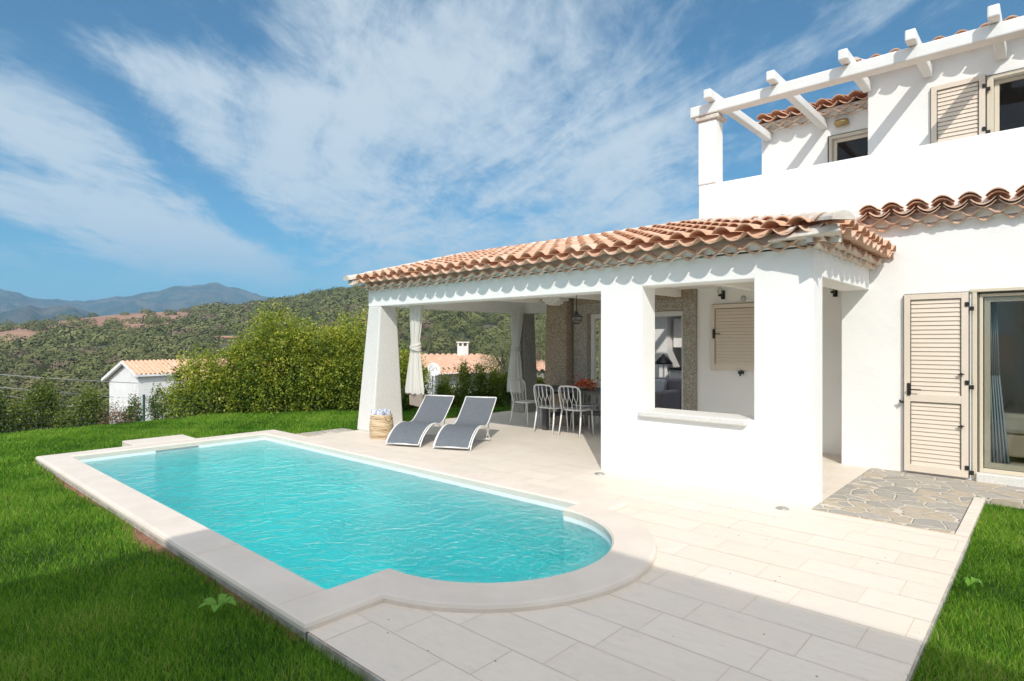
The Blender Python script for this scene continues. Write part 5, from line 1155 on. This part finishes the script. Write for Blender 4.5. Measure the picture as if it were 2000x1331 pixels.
for k, (pxx, yt, w_, yb, lb) in enumerate(((822, 712, 60, 812, 'dense young shrub just right of the white curtain'), (868, 736, 46, 806, 'short young shrub under the satellite dish'), (905, 712, 44, 802, 'tall young shrub in front of the orange roof, left one'), (936, 708, 52, 800, 'tall young shrub in front of the orange roof, right one'), (966, 716, 40, 796, 'young columnar shrub left of the beige curtain'), (992, 728, 40, 793, 'young shrub touching the beige curtain'), (1056, 740, 34, 786, 'young shrub between the rear pier and the pilaster'), (885, 765, 60, 806, 'low bushy shrub behind the two loungers'), (955, 765, 60, 800, 'low bushy shrub below the orange roof corner'))):
    shr(pxx, yb, 14.6 + k * .05, yt, w_, 'hedge_leaf', lb, 90, 34, .028, column=k < 7, seed=30 + k, name='young_shrub', group=CS, clump=.11, vmul=.95 if k % 2 == 0 else .8)
# olive tree beyond the low house
tr_ = at(985, 720, 22); ol = empty('olive_tree', (tr_.x, tr_.y, -3), 'pale olive tree behind the rear pier', 'tree')
bm = BM(); tube(bm, [(tr_.x, tr_.y, -3), (tr_.x + .1, tr_.y, -1), (tr_.x, tr_.y + .1, .5), (tr_.x + .2, tr_.y + .2, 1.6)], [.16, .13, .09, .03], 8)
for k in range(7): a = k * .9; tube(bm, [(tr_.x + .05, tr_.y, .2 + k * .12), (tr_.x + .5 * math.cos(a), tr_.y + .5 * math.sin(a), 1.0 + k * .1)], [.05, .012], 6)
bmobj('trunk', bm, 'bark', ol)
NC = 130; cc = np.random.default_rng(5).normal(size=(NC, 3)) * np.array([.42, .42, .42]) + np.array([tr_.x + .1, tr_.y, 1.0]); P = (cc[:, None] + NR.normal(size=(NC, 50, 3)) * .12).reshape(-1, 3)
vv, ff, aa_ = leaves(P, .035, np.clip(NR.uniform(0, 1, len(P)), 0, 1), .3, .2); link('crown', npmesh('crown', vv, ff, aa_), 'olive_leaf', ol)
tr2 = at(1050, 720, 24); ol2 = empty('olive_tree', (tr2.x, tr2.y, -3), 'olive tree between the rear pier and the brown pilaster', 'tree')
bm = BM(); tube(bm, [(tr2.x, tr2.y, -3), (tr2.x, tr2.y, 0), (tr2.x + .1, tr2.y, 2)], [.16, .12, .04], 8); bmobj('trunk', bm, 'bark', ol2)
cc = np.random.default_rng(6).normal(size=(NC, 3)) * np.array([.5, .5, .6]) + np.array([tr2.x, tr2.y, 1.5]); P = (cc[:, None] + NR.normal(size=(NC, 50, 3)) * .13).reshape(-1, 3)
vv, ff, aa_ = leaves(P, .038, np.clip(NR.uniform(0, 1, len(P)), 0, 1), .3, .2); link('crown', npmesh('crown', vv, ff, aa_), 'olive_leaf', ol2)

# ------------------------------------------------------------------ grass
def grass(name, label, zones):
    VV, FF, AA = [], [], []; off = 0
    for (x0, x1, y0, y1, dens, wdt, hgt, test) in zones:
        n_ = int((x1 - x0) * (y1 - y0) * dens); x = NR.uniform(x0, x1, n_); y = NR.uniform(y0, y1, n_); k = test(x, y); x, y = x[k], y[k]; n_ = len(x)
        tuft = np.sin(x * 7 + 1) * np.sin(y * 6.3) * .12 + np.sin(x * 2.1) * np.sin(y * 1.7 + 1) * .16
        h_ = hgt * NR.uniform(.55, 1.25, n_) * (1 + tuft); a = NR.uniform(0, 2 * np.pi, n_); ca, sa = np.cos(a), np.sin(a); b = NR.uniform(0, 2 * np.pi, n_); ln = h_ * NR.uniform(.15, .85, n_); lx, ly = ln * np.cos(b), ln * np.sin(b)
        w_ = wdt * NR.uniform(.6, 1.3, n_); z0 = -.062
        p0 = np.stack([x - ca * w_, y - sa * w_, np.full(n_, z0)], 1); p1 = np.stack([x + ca * w_, y + sa * w_, np.full(n_, z0)], 1)
        p2 = np.stack([x - ca * w_ * .8 + lx * .35, y - sa * w_ * .8 + ly * .35, z0 + h_ * .6], 1); p3 = np.stack([x + ca * w_ * .8 + lx * .35, y + sa * w_ * .8 + ly * .35, z0 + h_ * .6], 1)
        p4 = np.stack([x + lx, y + ly, z0 + h_], 1)
        VV.append(np.stack([p0, p1, p2, p3, p4], 1).reshape(-1, 3)); i = np.arange(n_) * 5 + off
        FF.append(np.stack([np.stack([i, i + 1, i + 3], 1), np.stack([i, i + 3, i + 2], 1), np.stack([i + 2, i + 3, i + 4], 1)], 1).reshape(-1, 3)); off += 5 * n_
        v = np.clip(.38 + tuft * 1.0 + NR.normal(0, .24, n_), 0, 1); AA.append(np.repeat(v, 5))
    me = npmesh(name, np.concatenate(VV), np.concatenate(FF), np.concatenate(AA)); return tag(link(name, me, 'grass_blade'), label, 'grass', kind='stuff')
def dep(x, y): return x * FW.x + y * FW.y
def vis(x, y): d = dep(x, y); l_ = x * RT.x + y * RT.y; return (d > 1.2) & (np.abs(l_) < d * .95 + .6)
def sedge(y): return .02 + .10 * np.exp(-((y - 5.55) / .42) ** 2) + .055 * np.exp(-((y - 8.1) / .8) ** 2) + .03 * np.exp(-((y - 3.9) / .3) ** 2)
soilp = lambda x, y: x < 1.69 - sedge(y) + NR.normal(0, .018, len(x))
left = lambda x, y: (x < 1.685) & vis(x, y) & soilp(x, y)
grass('grass', 'thick green lawn grass around the pool and paving', [
    (-4, 1.68, 0.4, 6.5, 15000, .0017, .052, lambda x, y: left(x, y) & (dep(x, y) < 4.2)),
    (-5, 1.68, 2.0, 13.8, 8000, .0022, .052, lambda x, y: left(x, y) & (dep(x, y) >= 4.2) & (dep(x, y) < 7)),
    (-6, 1.68, 4.0, 13.8, 4500, .0036, .052, lambda x, y: left(x, y) & (dep(x, y) >= 7)),
    (1.68, 5.1, 10.19, 13.8, 4600, .0038, .052, lambda x, y: ~((x > 2.8) & (x < 3.71) & (y < 10.74))),
    (5.0, 10.99, 9.34, 13.8, 3200, .005, .07, lambda x, y: ~((x < 6.12) & (y < 9.77))), (10.96, 14.5, 7.9, 13.6, 2500, .005, .07, lambda x, y: x > 0),
    (2.6, 6.2, -3.6, .525, 13000, .0018, .056, lambda x, y: vis(x, y)), (6.2, 7.68, -3.6, .525, 10000, .0021, .055, lambda x, y: vis(x, y))])
bm = BM(); A_ = []; B_ = []
for k in range(90):
    y_ = 3.1 + k * .082; A_.append(bm.verts.new((1.69, y_, -.052))); B_.append(bm.verts.new((1.67 - 1.3 * sedge(y_) - .01 * math.sin(k * 2.3), y_, -.056)))
for k in range(89): bm.faces.new((B_[k], A_[k], A_[k + 1], B_[k + 1]))
tag(bmobj('bare_soil', bm, 'soil'), kind='structure')
def weed(x, y, s_, n_, label):
    o = empty('weed', (x, y, -.05), label, 'weed'); bm = BM()
    for k in range(n_):
        a = 2 * math.pi * k / n_ + rnd.uniform(-.3, .3); d = Vector((math.cos(a), math.sin(a), 0)); q = Vector((-d.y, d.x, 0)); L_ = s_ * rnd.uniform(.7, 1.1); prev = None
        for t_, w_, zz_ in ((0, .004, .03), (.3, .018, .085), (.6, .026, .10), (.85, .018, .09), (1, .002, .07)):
            c_ = Vector((x, y, -.03)) + d * L_ * t_ + Vector((0, 0, zz_)); cur = [bm.verts.new(c_ - q * w_), bm.verts.new(c_ - Vector((0, 0, .006))), bm.verts.new(c_ + q * w_)]
            if prev: bm.faces.new((prev[0], prev[1], cur[1], cur[0])); bm.faces.new((prev[1], prev[2], cur[2], cur[1]))
            prev = cur
    bmobj('leaves', bm, 'weed_leaf', o)
def gpt(px_, py_, z=-.05):
    d = FPX * (CH - z) / (py_ - 667); p = FW * d + RT * ((px_ - 1000) / FPX * d); return p.x, p.y
weed(*gpt(428, 1212), .13, 6, 'broad-leaved green weed in the shaded lawn left of the pool')
weed(*gpt(1900, 1168), .07, 4, 'small bright weed in the lawn strip right of the paving')

# ------------------------------------------------------------------ haze
m = bpy.data.materials.new('haze'); m.use_nodes = True; t = m.node_tree; t.nodes.clear(); M['haze'] = m
pv = N(t, 'ShaderNodeVolumePrincipled'); pv.inputs['Color'].default_value = (0.38, 0.70, 1.0, 1); pv.inputs['Density'].default_value = 0.00026; pv.inputs['Anisotropy'].default_value = 0.0
o = N(t, 'ShaderNodeOutputMaterial'); L(t, pv.outputs[0], o.inputs['Volume'])
bm = BM(); box(bm, -9200, 9200, -9200, 9200, -40, 420); tag(bmobj('haze', bm, 'haze'), 'thin blue haze over the hills', 'haze', kind='stuff')
